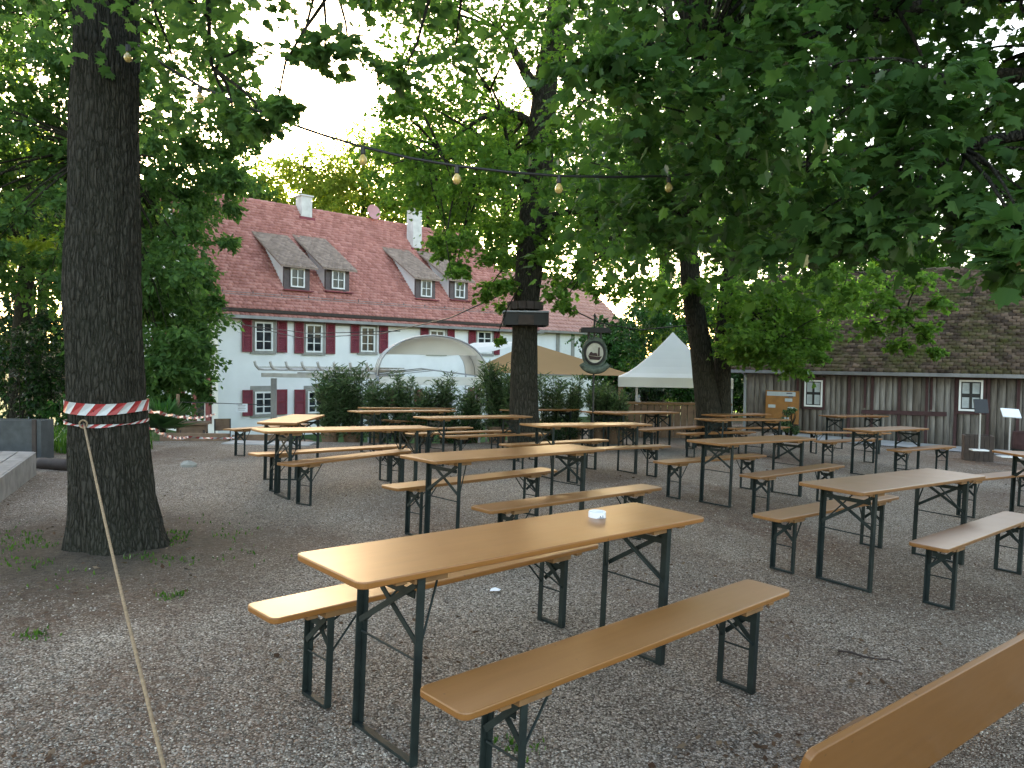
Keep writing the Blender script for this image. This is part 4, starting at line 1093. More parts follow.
# ------------------------------------------------------------------ oleander hedge
def oleander(px, ytop, d, wpx_, label, nst=16, dens=1.0):
    p = at(px, 440, d); z0 = gz(p.x, p.y); H = at(px, ytop, d).z - z0; w = wpx_*d/F_PX/2
    root = empty('oleander', (p.x, p.y, z0), random.random()*6, label, 'plant', 'oleanders of the hedge')
    st = MB(); Pl, Dl = [], []
    for i in range(nst):
        a = random.random()*6.28; rr = w*math.sqrt(random.random()); hh = H*random.uniform(.62, 1.04)
        b = Vector((rr*.35*math.cos(a), rr*.35*math.sin(a), 0)); t = Vector((rr*math.cos(a), rr*math.sin(a), hh))
        st.tube([b, b.lerp(t, .5) + Vector((0,0,.03)), t], [.013, .010, .004], 5)
        k = int(125*dens)
        for j in range(k):
            u = .12 + .88*(j/k)**.8; q = b.lerp(t, u); aa = random.random()*6.28
            Pl.append(q + Vector((random.gauss(0,.05), random.gauss(0,.05), random.gauss(0,.03)))); Dl.append((math.cos(aa), math.sin(aa), random.uniform(.1, 1.1)))
    st.build('stems', M['bark_mid'], root)
    P = np.array([tuple(q) for q in Pl]); n_ = len(P)
    V, k, loops = place_leaves(P, np.array(Dl), np.stack([rng.normal(size=n_)*.5, rng.normal(size=n_)*.5, np.ones(n_)], -1), .11 + .10*rng.random(n_), 'lance')
    np_mesh('foliage', V, k, M['leaf_ole'], root, loops)
    pt = MB().lathe([(0, 0), (.17, 0), (.22, .34), (.235, .34), (.235, .38), (.20, .38), (.19, .33), (0, .33)], 18); pt.build('pot', M['brown_wood'], root)
    return root
OL = [(330, 372, 17.2, 34, 'tall bushy oleander at the house end of the hedge', 22), (352, 368, 17.6, 36, 'broad oleander second from the house end of the hedge', 22), (378, 382, 17.3, 30, 'oleander before the first legs of the white tunnel', 16),
      (402, 372, 17.8, 26, 'thin oleander in front of the arch of the white tunnel', 12), (424, 386, 17.4, 28, 'low oleander under the middle of the white tunnel', 13), (448, 374, 17.7, 26, 'oleander with upright shoots under the white tunnel', 12), (470, 384, 17.3, 26, 'oleander at the last legs of the white tunnel', 13),
      (497, 366, 16.6, 34, 'dense oleander close beside the middle maple trunk', 20), (516, 372, 16.2, 24, 'oleander growing right in front of the middle maple trunk', 13), (550, 374, 17.4, 30, 'open oleander next to the middle maple on the sign side', 11), (573, 378, 17.6, 30, 'oleander under the hanging round emblem', 11), (600, 384, 17.5, 28, 'oleander between emblem post and house corner', 12), (615, 392, 17.2, 20, 'small oleander at the marquee end of the hedge', 10)]
for o_ in OL: oleander(*o_[:5], nst=int(o_[5]*1.5))
bush('low dark box bush in front of the oleanders by the white tunnel', 400, 440, 404, 16.9, 90, 'leaf_dark', .05, 26, group='box bushes before the oleanders')
bush('low dark box bush between the white tunnel and the middle maple', 462, 440, 406, 16.6, 70, 'leaf_dark', .05, 22, group='box bushes before the oleanders')
bush('low dark box bush at the sign side of the middle maple', 560, 440, 412, 17, 70, 'leaf_dark', .05, 22, group='box bushes before the oleanders')

# ------------------------------------------------------------------ white tunnel, sail, pergola, marquee
def tunnel():
    d0 = 20.5; a = at(378, 385, d0); b = at(487, 385, d0+.6); ctr = (a+b)/2
    u = (b-a); u.z = 0; W = u.length; u.normalize(); n_ = Vector((-u.y, u.x, 0)); L = 4.5
    zt = at(432, 335.5, d0).z; zs = at(432, 377, d0).z; zg_ = gz(ctr.x, ctr.y)
    root = empty('party_tent', (ctr.x, ctr.y, zg_), math.atan2(u.y, u.x), 'white arched tunnel tent with a thin metal frame', 'tent')
    N = 18; arc = [(-W/2*math.cos(math.pi*i/N), zs-zg_ + (zt-zs)*math.sin(math.pi*i/N)**.85) for i in range(N+1)]
    c = MB(); vs = [(x, y, z) for y in (0.05, L*.5, L) for x, z in arc]
    fs = [(j*(N+1)+i, j*(N+1)+i+1, (j+1)*(N+1)+i+1, (j+1)*(N+1)+i) for j in range(2) for i in range(N)]
    c.add(vs, fs); c.add([(v[0]*.995, v[1], v[2]-.012) for v in vs], [tuple(reversed(f)) for f in fs]); c.build('cover', M['white_cloth'], root, smooth=True)
    e_ = MB(); zc = zs - zg_ + (zt-zs)*.45; e_.prism([(x*.98, 0, z-.02) for x, z in arc if z > zc] , (0, .55, 0), (0, .56, 0)); e_.build('white_fill_sheet', M['white_cloth'], root)  # white sheet added under the arch so the tent looks filled with light
    for y in (0, L/2, L):
        f = MB(); f.tube([(x, y, z+.01) for x, z in arc], .025, 8); f.tube([(-W/2, y, 0), (-W/2, y, zs-zg_+.01)], .03, 8); f.tube([(W/2, y, 0), (W/2, y, zs-zg_+.01)], .03, 8)
        f.tube([(-W/2, y, zs-zg_), (0, y, zs-zg_+.18), (W/2, y, zs-zg_)], .018, 6)
        f.build('hoop', M['steel'], root, smooth=True)
    s = MB(); s.box((0, .03, zs-zg_-.12), (W, .02, .24)); s.build('valance', M['white_cloth'], root)
tunnel()
def sail():
    A = at(480, 366, 22.6); B = at(486, 352, 22.5); C_ = at(530, 343, 23); D = at(637, 376, 22); E_ = at(500, 373, 21.2)
    mb = MB(); n_ = 14; grid = []
    for i in range(n_+1):
        t = i/n_
        top_ = (A.lerp(C_, t/.5) if t < .5 else C_.lerp(D, (t-.5)/.5)); bot = (A.lerp(E_, t/.45) if t < .45 else E_.lerp(D, (t-.45)/.55))
        for j in range(7): 
            s = j/6; q = top_.lerp(bot, s); q.z -= .14*math.sin(math.pi*s)*math.sin(math.pi*t); grid.append(q)
    fs = [(i*7+j, i*7+j+1, (i+1)*7+j+1, (i+1)*7+j) for i in range(n_) for j in range(6)]
    mb.add(grid, fs); mb.add([g - Vector((0,0,.006)) for g in grid], [tuple(reversed(f)) for f in fs])
    root = empty('shade_sail', (A+D)/2, 0, 'tan shade sail stretched between middle maple and house wing', 'shade sail')
    o = mb.build('cloth', M['tan_cloth'], root, smooth=True); o.location = -((A+D)/2)
    po = MB()
    for q in (A, D):
        p = q - (A+D)/2; po.tube([(p.x, p.y, gz(q.x, q.y)-((A+D)/2).z), (p.x, p.y, p.z+.05)], .04, 8)
    po.build('pole', M['steel'], root)
    P_ = MB(); q = C_ - (A+D)/2; e = at(474, 343, 24.0) - (A+D)/2; f_ = at(446, 352, 23.4) - (A+D)/2; h_ = at(490, 352, 22.9) - (A+D)/2
    P_.prism([q + Vector((0,0,.05)), e, f_, h_], (0,0,0), (0,0,.008)); P_.build('white_cloth', M['white_cloth'], root)
sail()
def pergola():
    a = at(262, 375, 24); b = at(377, 374, 23.2); u = (b-a); u.z = 0; L = u.length; u.normalize(); n_ = Vector((-u.y, u.x, 0))
    zg_ = gz(a.x, a.y); H = a.z - zg_
    root = empty('pergola', (a.x, a.y, zg_), math.atan2(u.y, u.x), 'white pergola with curled rafter ends along the house', 'pergola')
    bm_ = MB(); bm_.box((L/2, 0, H), (L, .10, .13)); bm_.box((L/2, 2.4, H), (L, .10, .13)); bm_.build('beam', M['chimney'], root)
    for i in range(8):
        r_ = MB(); x = .1 + (L-.2)*i/7
        r_.tube([(x, 2.8, H+.18), (x, 0, H+.18), (x, -.35, H+.20), (x, -.55, H+.32), (x, -.62, H+.45)], .045, 6); r_.build('rafter', M['chimney'], root)
    for i in range(9):
        s_ = MB(); s_.box((L/2, -.3+.35*i, H+.26), (L, .05, .03)); s_.build('lath', M['chimney'], root)
    for x in (.42, L-.2):
        for y in (0,):
            p = MB(); p.box((x, y, H/2-.1), (.14, .14, H)); p.build('post', M['concrete'], root)
pergola()
def marquee():
    a = at(628, 379, 19.2); zg_ = gz(a.x, a.y); W = 2.9; H = a.z - zg_
    cx, cy = a.x + W/2, a.y + W/2
    root = empty('marquee', (cx, cy, zg_), R(-9), 'white marquee with peaked roof beside the forked tree', 'tent')
    zp = at(690, 334, 20.8).z - zg_
    mb = MB(); n_ = 6; h = W/2
    sides = [((-h,-h),(h,-h)),((h,-h),(h,h)),((h,h),(-h,h)),((-h,h),(-h,-h))]
    for (ax_, ay), (bx, by) in sides:
        grid = []
        for i in range(n_+1):
            t = i/n_; k = 1-t; z = H+.04 + (zp-H)*(t**1.35)
            for j in range(7): s = j/6; grid.append(((ax_+(bx-ax_)*s)*k, (ay+(by-ay)*s)*k, z))
        mb.add(grid, [(i*7+j, i*7+j+1, (i+1)*7+j+1, (i+1)*7+j) for i in range(n_) for j in range(6)])
        mb.add([(g[0], g[1], g[2]-.008) for g in grid], [(i*7+j, (i+1)*7+j, (i+1)*7+j+1, i*7+j+1) for i in range(n_) for j in range(6)])
    mb.build('roof', M['white_cloth'], root, smooth=False)
    v = MB()
    for (ax_, ay), (bx, by) in sides: v.beam((ax_*1.004, ay*1.004, H-.08), (bx*1.004, by*1.004, H-.08), .012, .26)
    v.build('valance', M['white_cloth'], root)
    for x in (-h+.05, h-.05):
        for y in (-h+.05, h-.05):
            p = MB(); p.box((x, y, H/2), (.11, .11, H)); p.build('post', M['grey_paint'] if x > 0 else M['brown_wood'], root)
    c = empty('bar_counter', (cx-.25, cy-h-.15, gz(cx, cy-h-.15)), 0, 'plank fronted counter under the white marquee', 'counter')
    for i in range(16):
        b = MB(); b.box((-1.3+i*.17, 0, .42), (.15, .03, .84)); b.build('plank', M['brown_wood'], c)
    t = MB(); t.box((0, .16, .88), (2.9, .46, .05)); t.build('worktop', M['cleat'], c)
    r_ = MB(); r_.box((0, .05, .2), (2.7, .06, .08)); r_.box((0, .05, .7), (2.7, .06, .08)); r_.build('rail', M['dark_wood'], c)
    f = empty('lantern', (cx-1.15, cy-h+.05, gz(cx, cy-h)+.905), 0, 'small pale lantern standing on the plank counter', 'lantern')
    g = MB().lathe([(0,0),(.05,0),(.05,.02),(.035,.03),(.035,.12),(.05,.13),(.02,.18),(0,.2)], 12); g.build('body', M['steel'], f)
marquee()

# ------------------------------------------------------------------ round emblem on its post
def emblem():
    d = 15.6; p = at(593, 440, d); z0 = gz(p.x, p.y); s = d/F_PX
    root = empty('emblem_sign', (p.x, p.y, z0), R(4), 'round carved emblem with boat and chimney hanging under a little dark roof', 'sign')
    Z = lambda py: at(593, py, d).z - z0
    po = MB(); po.tube([(0, .05, 0), (0, .05, Z(316))], .02, 8); po.tube([(0,.05,Z(316)), (0,.05,Z(313))], [.03,.004], 8); po.tube([(-.05,.05,Z(320)),(.05,.05,Z(320))], .01, 6); po.build('post', M['black'], root)
    rf = MB(); rf.box((0, 0, Z(331)), (30*s, .22, 3.6*s)); rf.box((0, 0, Z(328.6)), (27*s, .18, 1.6*s)); rf.build('hood', M['black'], root)
    for x in (-6*s, 6*s):
        h = MB(); h.tube([(x, 0, Z(333)), (x, 0, Z(341))], .028, 8); h.build('hanger', M['black'], root)
    cz_ = Z(353); rx, rz = 12.8*s, 16.2*s
    def disc(rx, rz, y0, y1, cz, n=32): 
        mb = MB(); mb.prism([(rx*math.cos(2*math.pi*i/n), 0, cz + rz*math.sin(2*math.pi*i/n)) for i in range(n)], (0,y0,0), (0,y1,0)); return mb
    ol = disc(rx, rz, -.03, .02, cz_)
    ol.build('wreath', M['wreath'], root)
    sc = MB(); pts = []
    for i in range(13):
        a = R(200 + 140*i/12); pts.append((14.2*s*math.cos(a), -.055, Z(360.5) + 9.8*s*math.sin(a)))
    sc.tube(pts, [3.8*s*(.7+.3*math.sin(math.pi*i/12)) for i in range(13)], 8); sc.build('scroll', M['wreath'], root, smooth=True)
    disc(9.8*s, 11*s, -.045, -.031, Z(353)).build('field', M['emblem_field'], root)
    rng_ = MB(); rng_.tube([(9.8*s*math.cos(a), -.045, Z(353) + 11*s*math.sin(a)) for a in np.linspace(0, 2*math.pi, 33)], .025, 6); rng_.build('rim', M['black'], root)
    sh = MB(); e = (0,-.06,0); f = (0,-.0455,0)
    def poly(pts): sh.prism([(x*s, 0, Z(353)+z*s) for x, z in pts], f, e)
    poly([(-6.8,-2.5),(-5,-6.5),(4.4,-7),(7,-3.2),(2,-3.8),(-2,-3.2)]); sh.prism([(x*s,0,Z(353)+z*s) for x, z in [(-6,-2.2),(-5,.5),(-3,1.2),(-2.2,-.2),(.6,.2),(2.2,-.6),(2.6,-3.2),(-2,-2.8)]], f, (0,-.062,0))
    sh.prism([(x*s,0,Z(353)+z*s) for x, z in [(3.0,-3.2),(4.8,-3.0),(4.7,5.6),(3.4,5.6)]], f, (0,-.064,0))
    sh.build('boat_silhouette', M['boat'], root)
M['wreath'] = simple('grey green carved wreath', (.085, .11, .085), .8, .5, 14, bump=.6)
M['emblem_field'] = simple('pale emblem ground', (.50, .48, .40), .7, .2, 10)
M['boat'] = simple('dark brown emblem', (.045, .022, .020), .7, .3, 14)
emblem()

# black box round the middle maple
bx = at(525, 320, 15); root = empty('trunk_box', (bx.x, bx.y, bx.z), R(2), 'black ring box clamped round the trunk of the middle maple', 'box')
s = 15/F_PX
b = MB()
b.box((0, -.43, 0), (42*s, .05, 12*s)); b.box((0, .43, 0), (42*s, .05, 12*s)); b.box((-21*s, 0, 0), (.05, .80, 12*s)); b.box((21*s, 0, 0), (.05, .80, 12*s)); b.build('box', M['black'], root)
b = MB(); b.box((0, -.47, -1*s), (15*s, .03, 9*s)); b.build('speaker_panel', M['dark_wood'], root)
l = MB()
for y in (-.36, .36): l.box((0, y*1.02, 7*s), (44*s, .24, .03))
for x in (-16*s, 16*s): l.box((x, 0, 7*s), (13*s, .48, .03))
l.build('lid', M['grey_paint'], root)
bb = MB()
for k in range(14):
    a = 2*math.pi*k/14; bb.box((.34*math.cos(a), .34*math.sin(a), 14*s), (.05, .15, .15), Matrix.Rotation(a, 3, 'Z'))
bb.build('batten_ring', M['dark_wood'], root)

# ------------------------------------------------------------------ string of bulbs and other wires
def wire(pts, r, label, name='cable'):
    mb = MB(); mb.tube(pts, r, 6); return tag(mb.build(name, M['black'], None, smooth=True), label, 'cable')
WP = [(138, 46, 5.85), (165, 66, 5.8), (200, 86, 5.7), (240, 104, 5.6), (280, 120, 5.5), (320, 134, 5.4), (363, 147, 5.3), (410, 158, 5.3), (457, 166, 5.3), (508, 172, 5.4), (559, 176, 5.5), (614, 177, 5.7), (669, 176, 5.9), (730, 172, 6.2), (800, 163, 6.6), (880, 148, 7.0)]
wp = [at(*p) for p in WP]
cab = empty('light_string', wp[0], 0, 'dark cable with yellow bulbs strung high across the yard from the taped tree', 'string lights')
c_ = MB(); c_.tube([p - wp[0] for p in wp], .011, 6); c_.build('cable', M['black'], cab, smooth=True)
def bulb(p, sc=1.0):
    k = MB().lathe([(0, 0), (.017, 0), (.018, -.05), (.014, -.055)], 12, p - wp[0]); so_ = k.build('socket', M['black'], cab)
    g = MB().lathe([(.011, -.052), (.015, -.062), (.028, -.080), (.031, -.098), (.025, -.117), (.012, -.128), (0, -.130)], 14, p - wp[0]); g.build('bulb', M['bulb'], so_, smooth=True)
for px, py, d in [(200, 86, 5.7), (280, 120, 5.5), (363, 147, 5.3), (457, 166, 5.3), (559, 176, 5.5), (669, 176, 5.9), (128, 45, 5.68)]:
    bulb(at(px, py, d))
wire([at(545, 292, 14.8), at(575, 311, 15), at(600, 323, 15.3), at(640, 330, 16), at(690, 325, 16.6)], .014, 'sagging cable from the middle maple past the emblem sign')
wire([at(507, 292, 14.8), at(450, 318, 18), at(380, 334, 22), at(300, 338, 26), at(245, 325, 29.5)], .014, 'thin cable from the middle maple to the house front')
wire([at(212, 312, 29), at(245, 325, 28), at(310, 333.5, 24), at(400, 331, 20)], .012, 'thin cable hanging across the upper windows of the house')

# ------------------------------------------------------------------ terrace clutter before the house
def terrace():
    e = empty('terrace_edge', at(195, 438, 16.2), 0, 'brown boarded edge of the sunken terrace', 'kerb')
    e.location.z = gz(e.location.x, e.location.y)
    b = MB(); b.box((0, 0, .06), (1.5, .10, .22)); b.box((1.35, .25, .05), (1.2, .1, .16), Matrix.Rotation(R(12), 3, 'Z')); b.build('edge_board', M['brown_wood'], e)
    t = empty('terrace_table', (at(193, 430, 19).x, 19, gz(at(193,430,19).x, 19)), R(15), 'round edged brown table on the sunken terrace', 'table')
    a = MB(); H = at(193, 423, 19).z - t.location.z
    a.box((0, 0, H), (.75, .75, .05)); a.build('tabletop', M['brown_wood'], t)
    for x in (-.3, .3):
        for y in (-.3, .3): l = MB(); l.beam((x*1.0, y, 0), (x*.9, y*.9, H-.02), .05, .05); l.build('leg', M['dark_wood'], t)
    a = MB(); a.box((0, 0, H-.14), (.6, .6, .2)); a.build('apron', M['brown_wood'], t)
    for i, (px, rz, lab) in enumerate(((222, .4, 'brown folding chair on the sunken terrace beside the brown table'), (303, 2.2, 'brown folding chair farther along the terrace near the ground floor window'))):
        c = empty('folding_chair', (at(px, 430, 20.5).x, 20.5, gz(at(px,430,20.5).x, 20.5)), rz, lab, 'chair')
        k = at(px, 419, 20.5).z - c.location.z
        s = MB(); s.box((0, 0, k*.52), (.44, .42, .035)); s.build('seat', M['brown_wood'], c)
        bk = MB(); bk.box((0, .23, k*.86), (.44, .03, k*.26), Matrix.Rotation(R(-10), 3, 'X')); bk.build('backrest', M['brown_wood'], c)
        for x in (-.2, .2):
            l = MB(); l.beam((x, -.22, 0), (x, .24, k*.98), .03, .02); l.build('leg', M['black'], c)
            l = MB(); l.beam((x*.9, .24, 0), (x*.9, -.18, k*.5), .03, .02); l.build('leg', M['black'], c)
    # yucca
    p = at(163, 432, 16.6); y = empty('yucca', (p.x, p.y, gz(p.x, p.y)), 0, 'spiky yucca at the corner of the sunken terrace', 'plant')
    n_ = 150; a = rng.random(n_)*6.28; el = rng.random(n_)*1.2; D = np.stack([np.cos(a)*np.cos(el), np.sin(a)*np.cos(el), np.sin(el)+.15], -1)
    V, k, loops = place_leaves(np.tile([[0,0,.25]], (n_,1))+D*.05, D, np.tile([[.1,.05,1.]], (n_,1)), .55 + .3*rng.random(n_), 'lance'); V[:, 2] = np.maximum(V[:, 2], .02)
    np_mesh('leaves', V, k, M['leaf_shrub'], y, loops); s = MB(); s.tube([(0,0,-.05), (0,0,.3)], .06, 8); s.build('stem', M['bark_mid'], y)
    po = MB(); q = at(178, 418, 17.2); po.tube([(q.x, q.y, gz(q.x, q.y)-.1), (q.x, q.y, at(178, 394, 17.2).z)], .04, 8); tag(po.build('wooden_post', M['brown_wood']), 'pale wooden post standing by the yucca', 'post')
    n2 = at(242, 408, 21); nn_ = empty('notice_sheet', n2, R(10), 'white paper notice hung up before the ground floor shutter', 'notice')
    b = MB(); b.box((0, 0, 0), (.30, .008, .24)); b.build('sheet', M['paper'], nn_)
    l = MB()
    for i in range(4): l.box((random.uniform(-.02,.02), -.0055, .075-.045*i), (.2-.03*(i % 2), .002, .010))
    l.build('print', M['ink'], nn_)
    q0 = at(215, 404, 20.5); q1 = at(300, 407, 21.5)
    wire([at(178, 402, 17.2), at(212, 403, 19.5), at(242, 404, 21), at(268, 405, 21.5)], .012, 'cord carrying the white paper notice')
    st = MB(); a = at(226, 441, 15.4); c = at(312, 440, 15.2)
    for p in (a, c): p.z = gz(p.x, p.y)
    st_o = MB(); st_o.prism([a + Vector((0,-.25,0)), c + Vector((0,-.25,0)), c + Vector((0,.35,0)), a + Vector((0,.35,0))], (0,0,-.1), (0,0,.03)); tag(st_o.build('path', M['concrete']), 'pale stone strip at the edge of the terrace', None, None, 'structure')
terrace()

# ------------------------------------------------------------------ the barn
BR = Vector((12.75, 18.2, 0)); BLp = at(748, 372, 22); BLp.z = 0
bu = (BR - BLp); bu.z = 0; bu.normalize(); bn = Vector((-bu.y, bu.x, 0)); BA = math.atan2(bu.y, bu.x)
bz0 = min(gz(BLp.x, BLp.y), gz(BR.x, BR.y)) - .02
barn = empty('barn', (BLp.x, BLp.y, bz0), BA, 'old grey board barn under a huge mossy tiled roof', 'barn')
BP = Vector((BLp.x, BLp.y, bz0))
def bl_(p): d = Vector(p) - BP; return Vector((d.dot(bu), d.dot(bn), d.z))
def bpx(px, py): return bl_(hit(px, py, BP, bn))
BLEN = 14.0; BH = 1.63 - bz0; BD = 8.0
core = MB(); core.box((BLEN/2, BD/2, BH/2), (BLEN-.06, BD-.06, BH)); 
bw = core.build('wall', M['dark_wood'], barn)
x = 0; bd = []
while x < BLEN:
    w = random.uniform(.13, .21); w = min(w, BLEN-x)
    y = random.uniform(.0, .012); hh = random.uniform(.02, .08)
    P_ = [(x+.006, -y, hh), (x+w-.006, -y, hh), (x+w-.006, -y, BH-.02), (x+.006, -y, BH-.02), (x+.006, .03, hh), (x+w-.006, .03, hh), (x+w-.006, .03, BH-.02), (x+.006, .03, BH-.02)]
    bd += P_; x += w
np_mesh('board_cladding', np.array(bd), 8, M['barn_board'], bw, [[0,1,2,3],[0,4,5,1],[1,5,6,2],[3,2,6,7],[0,3,7,4]])
gb = MB(); 
for yy in np.arange(0, BD, .18): gb.box((-.015, yy+.09, BH/2), (.03, .165, BH-.04))
gb.build('end_boards', M['barn_board'], bw)
for px in (797.5, 849, 872, 899, 926.5, 955.5, 988, 1018): 
    q = bpx(px, 410); b = MB(); b.box((q.x, -.035, BH/2), (.07, .035, BH-.05)); b.build('batten', M['batten'], barn)
for px, yb_ in ((870.5, 408), (937.5, 410)):
    q = bpx(px, 375); q2 = bpx(px, yb_); b = MB(); b.box((q.x-.12, -.03, (BH-.03+q2.z)/2), (.05, .03, BH-.03-q2.z)); b.build('batten', M['batten'], barn)
q0 = bpx(862, 411.5); q1 = bpx(947, 414); b = MB(); b.beam((q0.x, -.075, q0.z), (q1.x, -.075, q1.z), .045, .11); b.build('rail', M['batten'], barn)
def bwin(xa, xb, ya, yb, paper):
    a = bpx(xa, (ya+yb)/2); c = bpx(xb, (ya+yb)/2); t = bpx((xa+xb)/2, ya); u_ = bpx((xa+xb)/2, yb)
    fo = window(a.x, c.x, u_.z, t.z, -.04, barn, 1, 1, thick=.06)
    gbm = MB(); W_ = c.x-a.x; H_ = t.z-u_.z; fb_ = W_*.09
    gbm.box(((a.x+c.x)/2, -.068, (t.z+u_.z)/2), (.055, .012, H_-2*fb_)); gbm.box(((a.x+c.x)/2, -.0675, (t.z+u_.z)/2), (W_-2*fb_, .011, .055))
    for xx_ in (a.x+fb_+.012, c.x-fb_-.012): gbm.box((xx_, -.066, (t.z+u_.z)/2), (.024, .012, H_-2*fb_))
    for zz_ in (t.z-fb_-.012, u_.z+fb_+.012): gbm.box(((a.x+c.x)/2, -.0655, zz_), (W_-2*fb_, .011, .024))
    gbm.build('glazing_bars', M['black'], fo)
    b = MB(); w = .06
    b.box((a.x-w/2-.002, -.045, (t.z+u_.z)/2), (w, .06, t.z-u_.z+.16)); b.box((c.x+w/2+.002, -.045, (t.z+u_.z)/2), (w, .06, t.z-u_.z+.16)); b.box(((a.x+c.x)/2, -.045, t.z+.045), (c.x-a.x, .06, .07)); b.box(((a.x+c.x)/2, -.045, u_.z-.045), (c.x-a.x, .06, .07))
    b.build('window_surround', M['batten'], barn)
    W = c.x-a.x; H = t.z-u_.z
    for i in range(2):
        for j in range(2):
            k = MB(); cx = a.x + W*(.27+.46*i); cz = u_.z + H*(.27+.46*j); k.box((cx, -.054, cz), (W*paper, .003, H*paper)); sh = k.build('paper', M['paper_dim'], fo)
            if paper > .30:
                for rr in range(4): 
                    k = MB(); k.box((cx, -.057, cz+H*(.10-.06*rr)), (W*.22, .002, H*.012)); k.build('print', M['ink'], sh) if False else None
                l = MB()
                for rr in range(5): l.box((cx, -.0565, cz+H*(.08-.04*rr)), (W*(.2 if rr % 2 else .15), .002, H*.006))
                o_ = l.build('print', M['ink'], fo)
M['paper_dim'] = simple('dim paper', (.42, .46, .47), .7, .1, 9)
bwin(805, 823, 380, 406.5, .36); bwin(959, 983, 380, 411, .34)
RZ = BH + 2.9; BS = Vector((0, 4.0, RZ-BH)).normalized(); BSL = math.hypot(4.0, RZ-BH); bo = Vector((-.55, 0, BH+.06)) - BS*.42
rbm = MB(); rbm.prism([(bo.x, bo.y, bo.z-.02), (BLEN+.4, bo.y, bo.z-.02), (BLEN+.4, 4.0, RZ), (bo.x, 4.0, RZ)], (0,0,-.10), (0,0,0))
rbm.prism([(bo.x, 4.002, RZ), (BLEN+.4, 4.002, RZ), (BLEN+.4, 8.3, BH-.1), (bo.x, 8.3, BH-.1)], (0,0,-.10), (0,0,0))
rbm.prism([(0, 0, BH), (0, 8, BH), (0, 4, RZ-.1)], (.0,0,0), (.05,0,0)); 
bro = rbm.build('roof', M['tile_barn'], barn)
tile_roof(bo, (1,0,0), BS, BLEN+.95, BSL+.42, .175, .15, M['tile_barn'], 'roof_tiles', bro, jitter=.02, thick=.048)
rg = MB()
for i in range(int(15/.36)): rg.tube([(bo.x+i*.36, 4.0, RZ), (bo.x+i*.36+.38, 4.0, RZ+.012)], [.10, .12], 8)
rg.build('ridge_tiles', M['tile_barn'], bro)
gt = MB(); gt.box((BLEN/2, bo.y-.07, bo.z-.05), (BLEN+.95, .12, .09)); gt.build('gutter', M['zinc'], barn)
dp_ = MB(); dp_.tube([(-.05, bo.y-.05, bo.z-.08), (-.05, -.10, BH-.35), (-.05, -.08, .05)], .04, 8); dp_.build('downpipe', M['grey_paint'], barn)
# pale strip of paving in front of the barn
A = BP + bu*5.0 - bn*.05; pv = []
strip = MB(); N = 20
for i in range(N+1):
    for w in (0, .8, 1.7):
        q = BP + bu*(1.0 + 13*i/N) - bn*w; pv.append((q.x, q.y, gz(q.x, q.y)+.02))
strip.add(pv, [(i*3+j, (i+1)*3+j, (i+1)*3+j+1, i*3+j+1) for i in range(N) for j in range(2)])
tag(strip.build('pavement', M['concrete'], None), 'pale paved strip along the barn', None, None, 'structure')

# notice board with a plant before it
nbp = bpx(785, 405); W0 = bpx(768, 405).x; W1 = bpx(801, 405).x; z0 = bpx(785, 423).z; z1 = bpx(785, 390.5).z
q = BP + bu*((W0+W1)/2) - bn*.25; nb_ = empty('notice_board', (q.x, q.y, gz(q.x, q.y)), BA, 'orange brown notice board leaning by the barn end', 'board')
dz = bz0 - gz(q.x, q.y)
b = MB(); b.box((0, 0, (z0+z1)/2+dz), (W1-W0, .05, z1-z0)); b.build('board', M['notice'], nb_)
for x in (-(W1-W0)*.42, (W1-W0)*.42): b = MB(); b.box((x, .05, (z1+dz)/2), (.06, .05, z1+dz)); b.build('post', M['dark_wood'], nb_)
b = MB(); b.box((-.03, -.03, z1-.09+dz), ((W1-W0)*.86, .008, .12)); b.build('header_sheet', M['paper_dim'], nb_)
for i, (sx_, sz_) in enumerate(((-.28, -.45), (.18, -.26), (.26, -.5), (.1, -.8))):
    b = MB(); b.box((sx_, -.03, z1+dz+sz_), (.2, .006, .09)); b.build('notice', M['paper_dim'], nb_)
b = MB(); b.box((.2, -.035, z1-.07+dz), (.16, .006, .04)); b.box((.24, -.035, z1-.16+dz), (.12, .006, .04)); b.build('print', M['ink'], nb_)
pl = bush('leafy potted plant standing before the orange notice board', 789, 428, 402, 20.0, 24, 'leaf_ole', .07, 12, name='potted_plant')

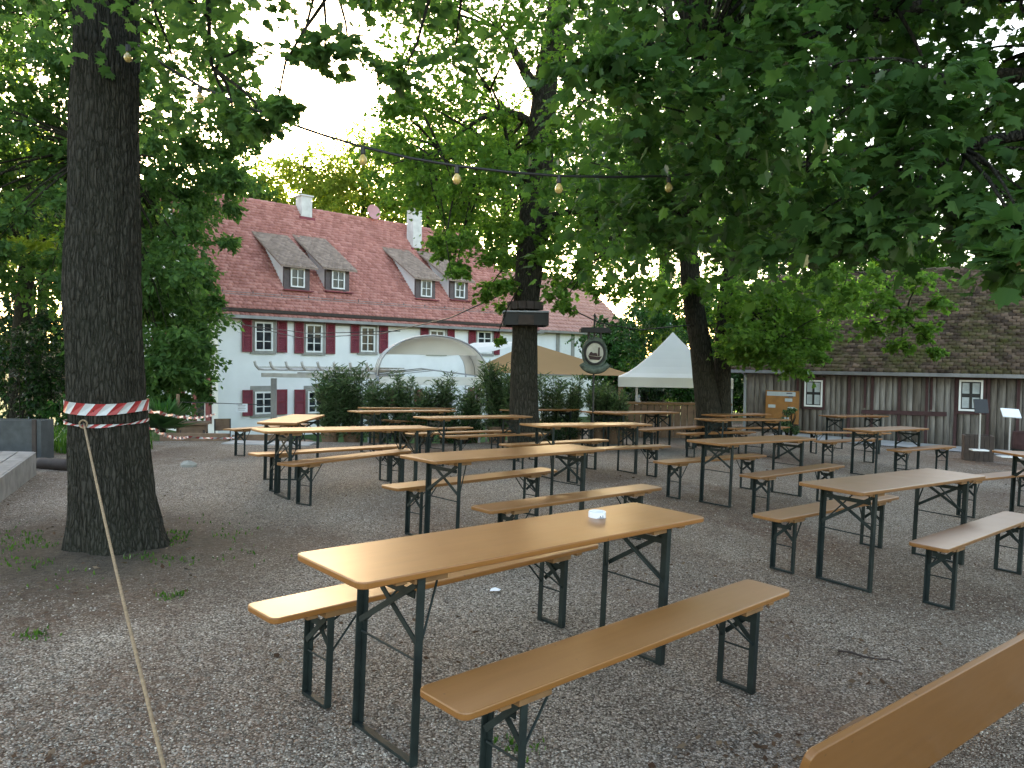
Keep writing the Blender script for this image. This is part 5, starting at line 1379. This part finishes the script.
# planter and two stands before the second window
q = at(977, 464, 15.8); z = gz(q.x, q.y); wp_ = 25*15.8/F_PX
pb_ = empty('wooden_planter', (q.x, q.y, z), R(-24), 'dark upright slatted planter in front of the barn window', 'planter')
Hh = 25*15.8/F_PX
for i in range(6): b = MB(); b.box((-wp_/2+wp_*(i+.5)/6, -.2, Hh/2), (wp_/6*.94, .03, Hh)); b.build('plank', M['dark_wood'], pb_)
b = MB(); b.box((-wp_/2+.015, 0, Hh/2), (.03, .365, Hh)); b.box((wp_/2-.015, 0, Hh/2), (.03, .365, Hh)); b.box((0, .2, Hh/2), (wp_, .03, Hh)); b.box((0, 0, Hh-.08), (wp_-.07, .36, .02)); b.build('body', M['dark_wood'], pb_)
def stand(px, yb_, d, yt, wpx_, hpx, mat, label, tilt):
    q = at(px, yb_, d); z = gz(q.x, q.y); s_ = d/F_PX; zt = at(px, yt, d).z - z
    r_ = empty('menu_stand', (q.x, q.y, z), R(-12), label, 'stand', None)
    b = MB(); b.tube([(0, 0, .02), (0, 0, zt)], .018, 8); b.build('pole', M['steel'], r_)
    b = MB(); b.box((0, 0, .012), (.40, .32, .024)); b.build('base_plate', M['white_paint'], r_)
    b = MB(); b.box((0, -.03, zt), (wpx_*s_, .025, hpx*s_*1.15), Matrix.Rotation(R(tilt), 3, 'X') @ Matrix.Rotation(R(5 if tilt < -40 else 0), 3, 'Y')); p_ = b.build('plate', M[mat], r_)
    return r_
s1 = stand(979, 450, 15.35, 406, 12.5, 12.5, 'black', 'metal stand with a dark plate and a small white tray fixed to the slatted planter', -20)
dz_ = at(979, 450, 15.35).z - s1.location.z
for ch in s1.children:
    if ch.name.startswith('base_plate'): ch.location.z = dz_ - .012; ch.scale = (.75, .7, 1)
    if ch.name.startswith('pole'): 
        for v in ch.data.vertices:
            if v.co.z < .1: v.co.z = dz_
s2 = stand(1009, 450, 16.8, 413, 16, 11, 'paper', 'metal stand with a slanted white plate near the barn wall', -52)
q = at(1026, 452, 17); z = gz(q.x, q.y); br = empty('barrel_planter', (q.x, q.y, z), 0, 'reddish brown tub by the barn wall at the picture edge', 'tub')
b = MB().lathe([(0,0),(.24,0),(.29,.3),(.27,.58),(.24,.58),(.24,.5),(0,.5)], 20); b.build('tub', M['batten'], br)
b = MB().lathe([(.285,.14),(.295,.14),(.295,.19),(.29,.19)], 20); b.build('hoop', M['iron'], br)

# ------------------------------------------------------------------ light and sky
SUN_EL, SUN_AZ = R(8.8), R(-15.5)
w = bpy.data.worlds.new('World'); scene.world = w; w.use_nodes = True
nt = w.node_tree; bg = nt.nodes['Background']
sky = nt.nodes.new('ShaderNodeTexSky'); sky.sky_type = 'NISHITA'; sky.sun_disc = False; sky.sun_elevation = SUN_EL; sky.sun_rotation = SUN_AZ
sky.air_density = .8; sky.dust_density = 2.0; sky.ozone_density = .6
nt.links.new(sky.outputs[0], bg.inputs['Color']); bg.inputs['Strength'].default_value = .15
sd = bpy.data.lights.new('sun', 'SUN'); sd.energy = 2.6; sd.angle = R(.5); sd.color = (1, .90, .74)
so = bpy.data.objects.new('sun', sd); COL.objects.link(so)
sv = Vector((math.sin(SUN_AZ)*math.cos(SUN_EL), math.cos(SUN_AZ)*math.cos(SUN_EL), math.sin(SUN_EL)))
so.rotation_euler = sv.to_track_quat('Z', 'Y').to_euler(); so.location = sv*50

vs = scene.view_settings
vs.view_transform = 'Standard'; vs.look = 'None'; vs.exposure = 3.15; vs.gamma = 1; vs.use_curve_mapping = False
vs.use_white_balance = True; vs.white_balance_temperature = 7700; vs.white_balance_tint = 12   # the phone's white balance for open shade
scene.render.engine = 'CYCLES'
cy = scene.cycles
cy.max_bounces = 10; cy.diffuse_bounces = 8; cy.glossy_bounces = 3; cy.transmission_bounces = 3; cy.transparent_max_bounces = 4
cy.caustics_reflective = False; cy.caustics_refractive = False
cy.use_denoising = True
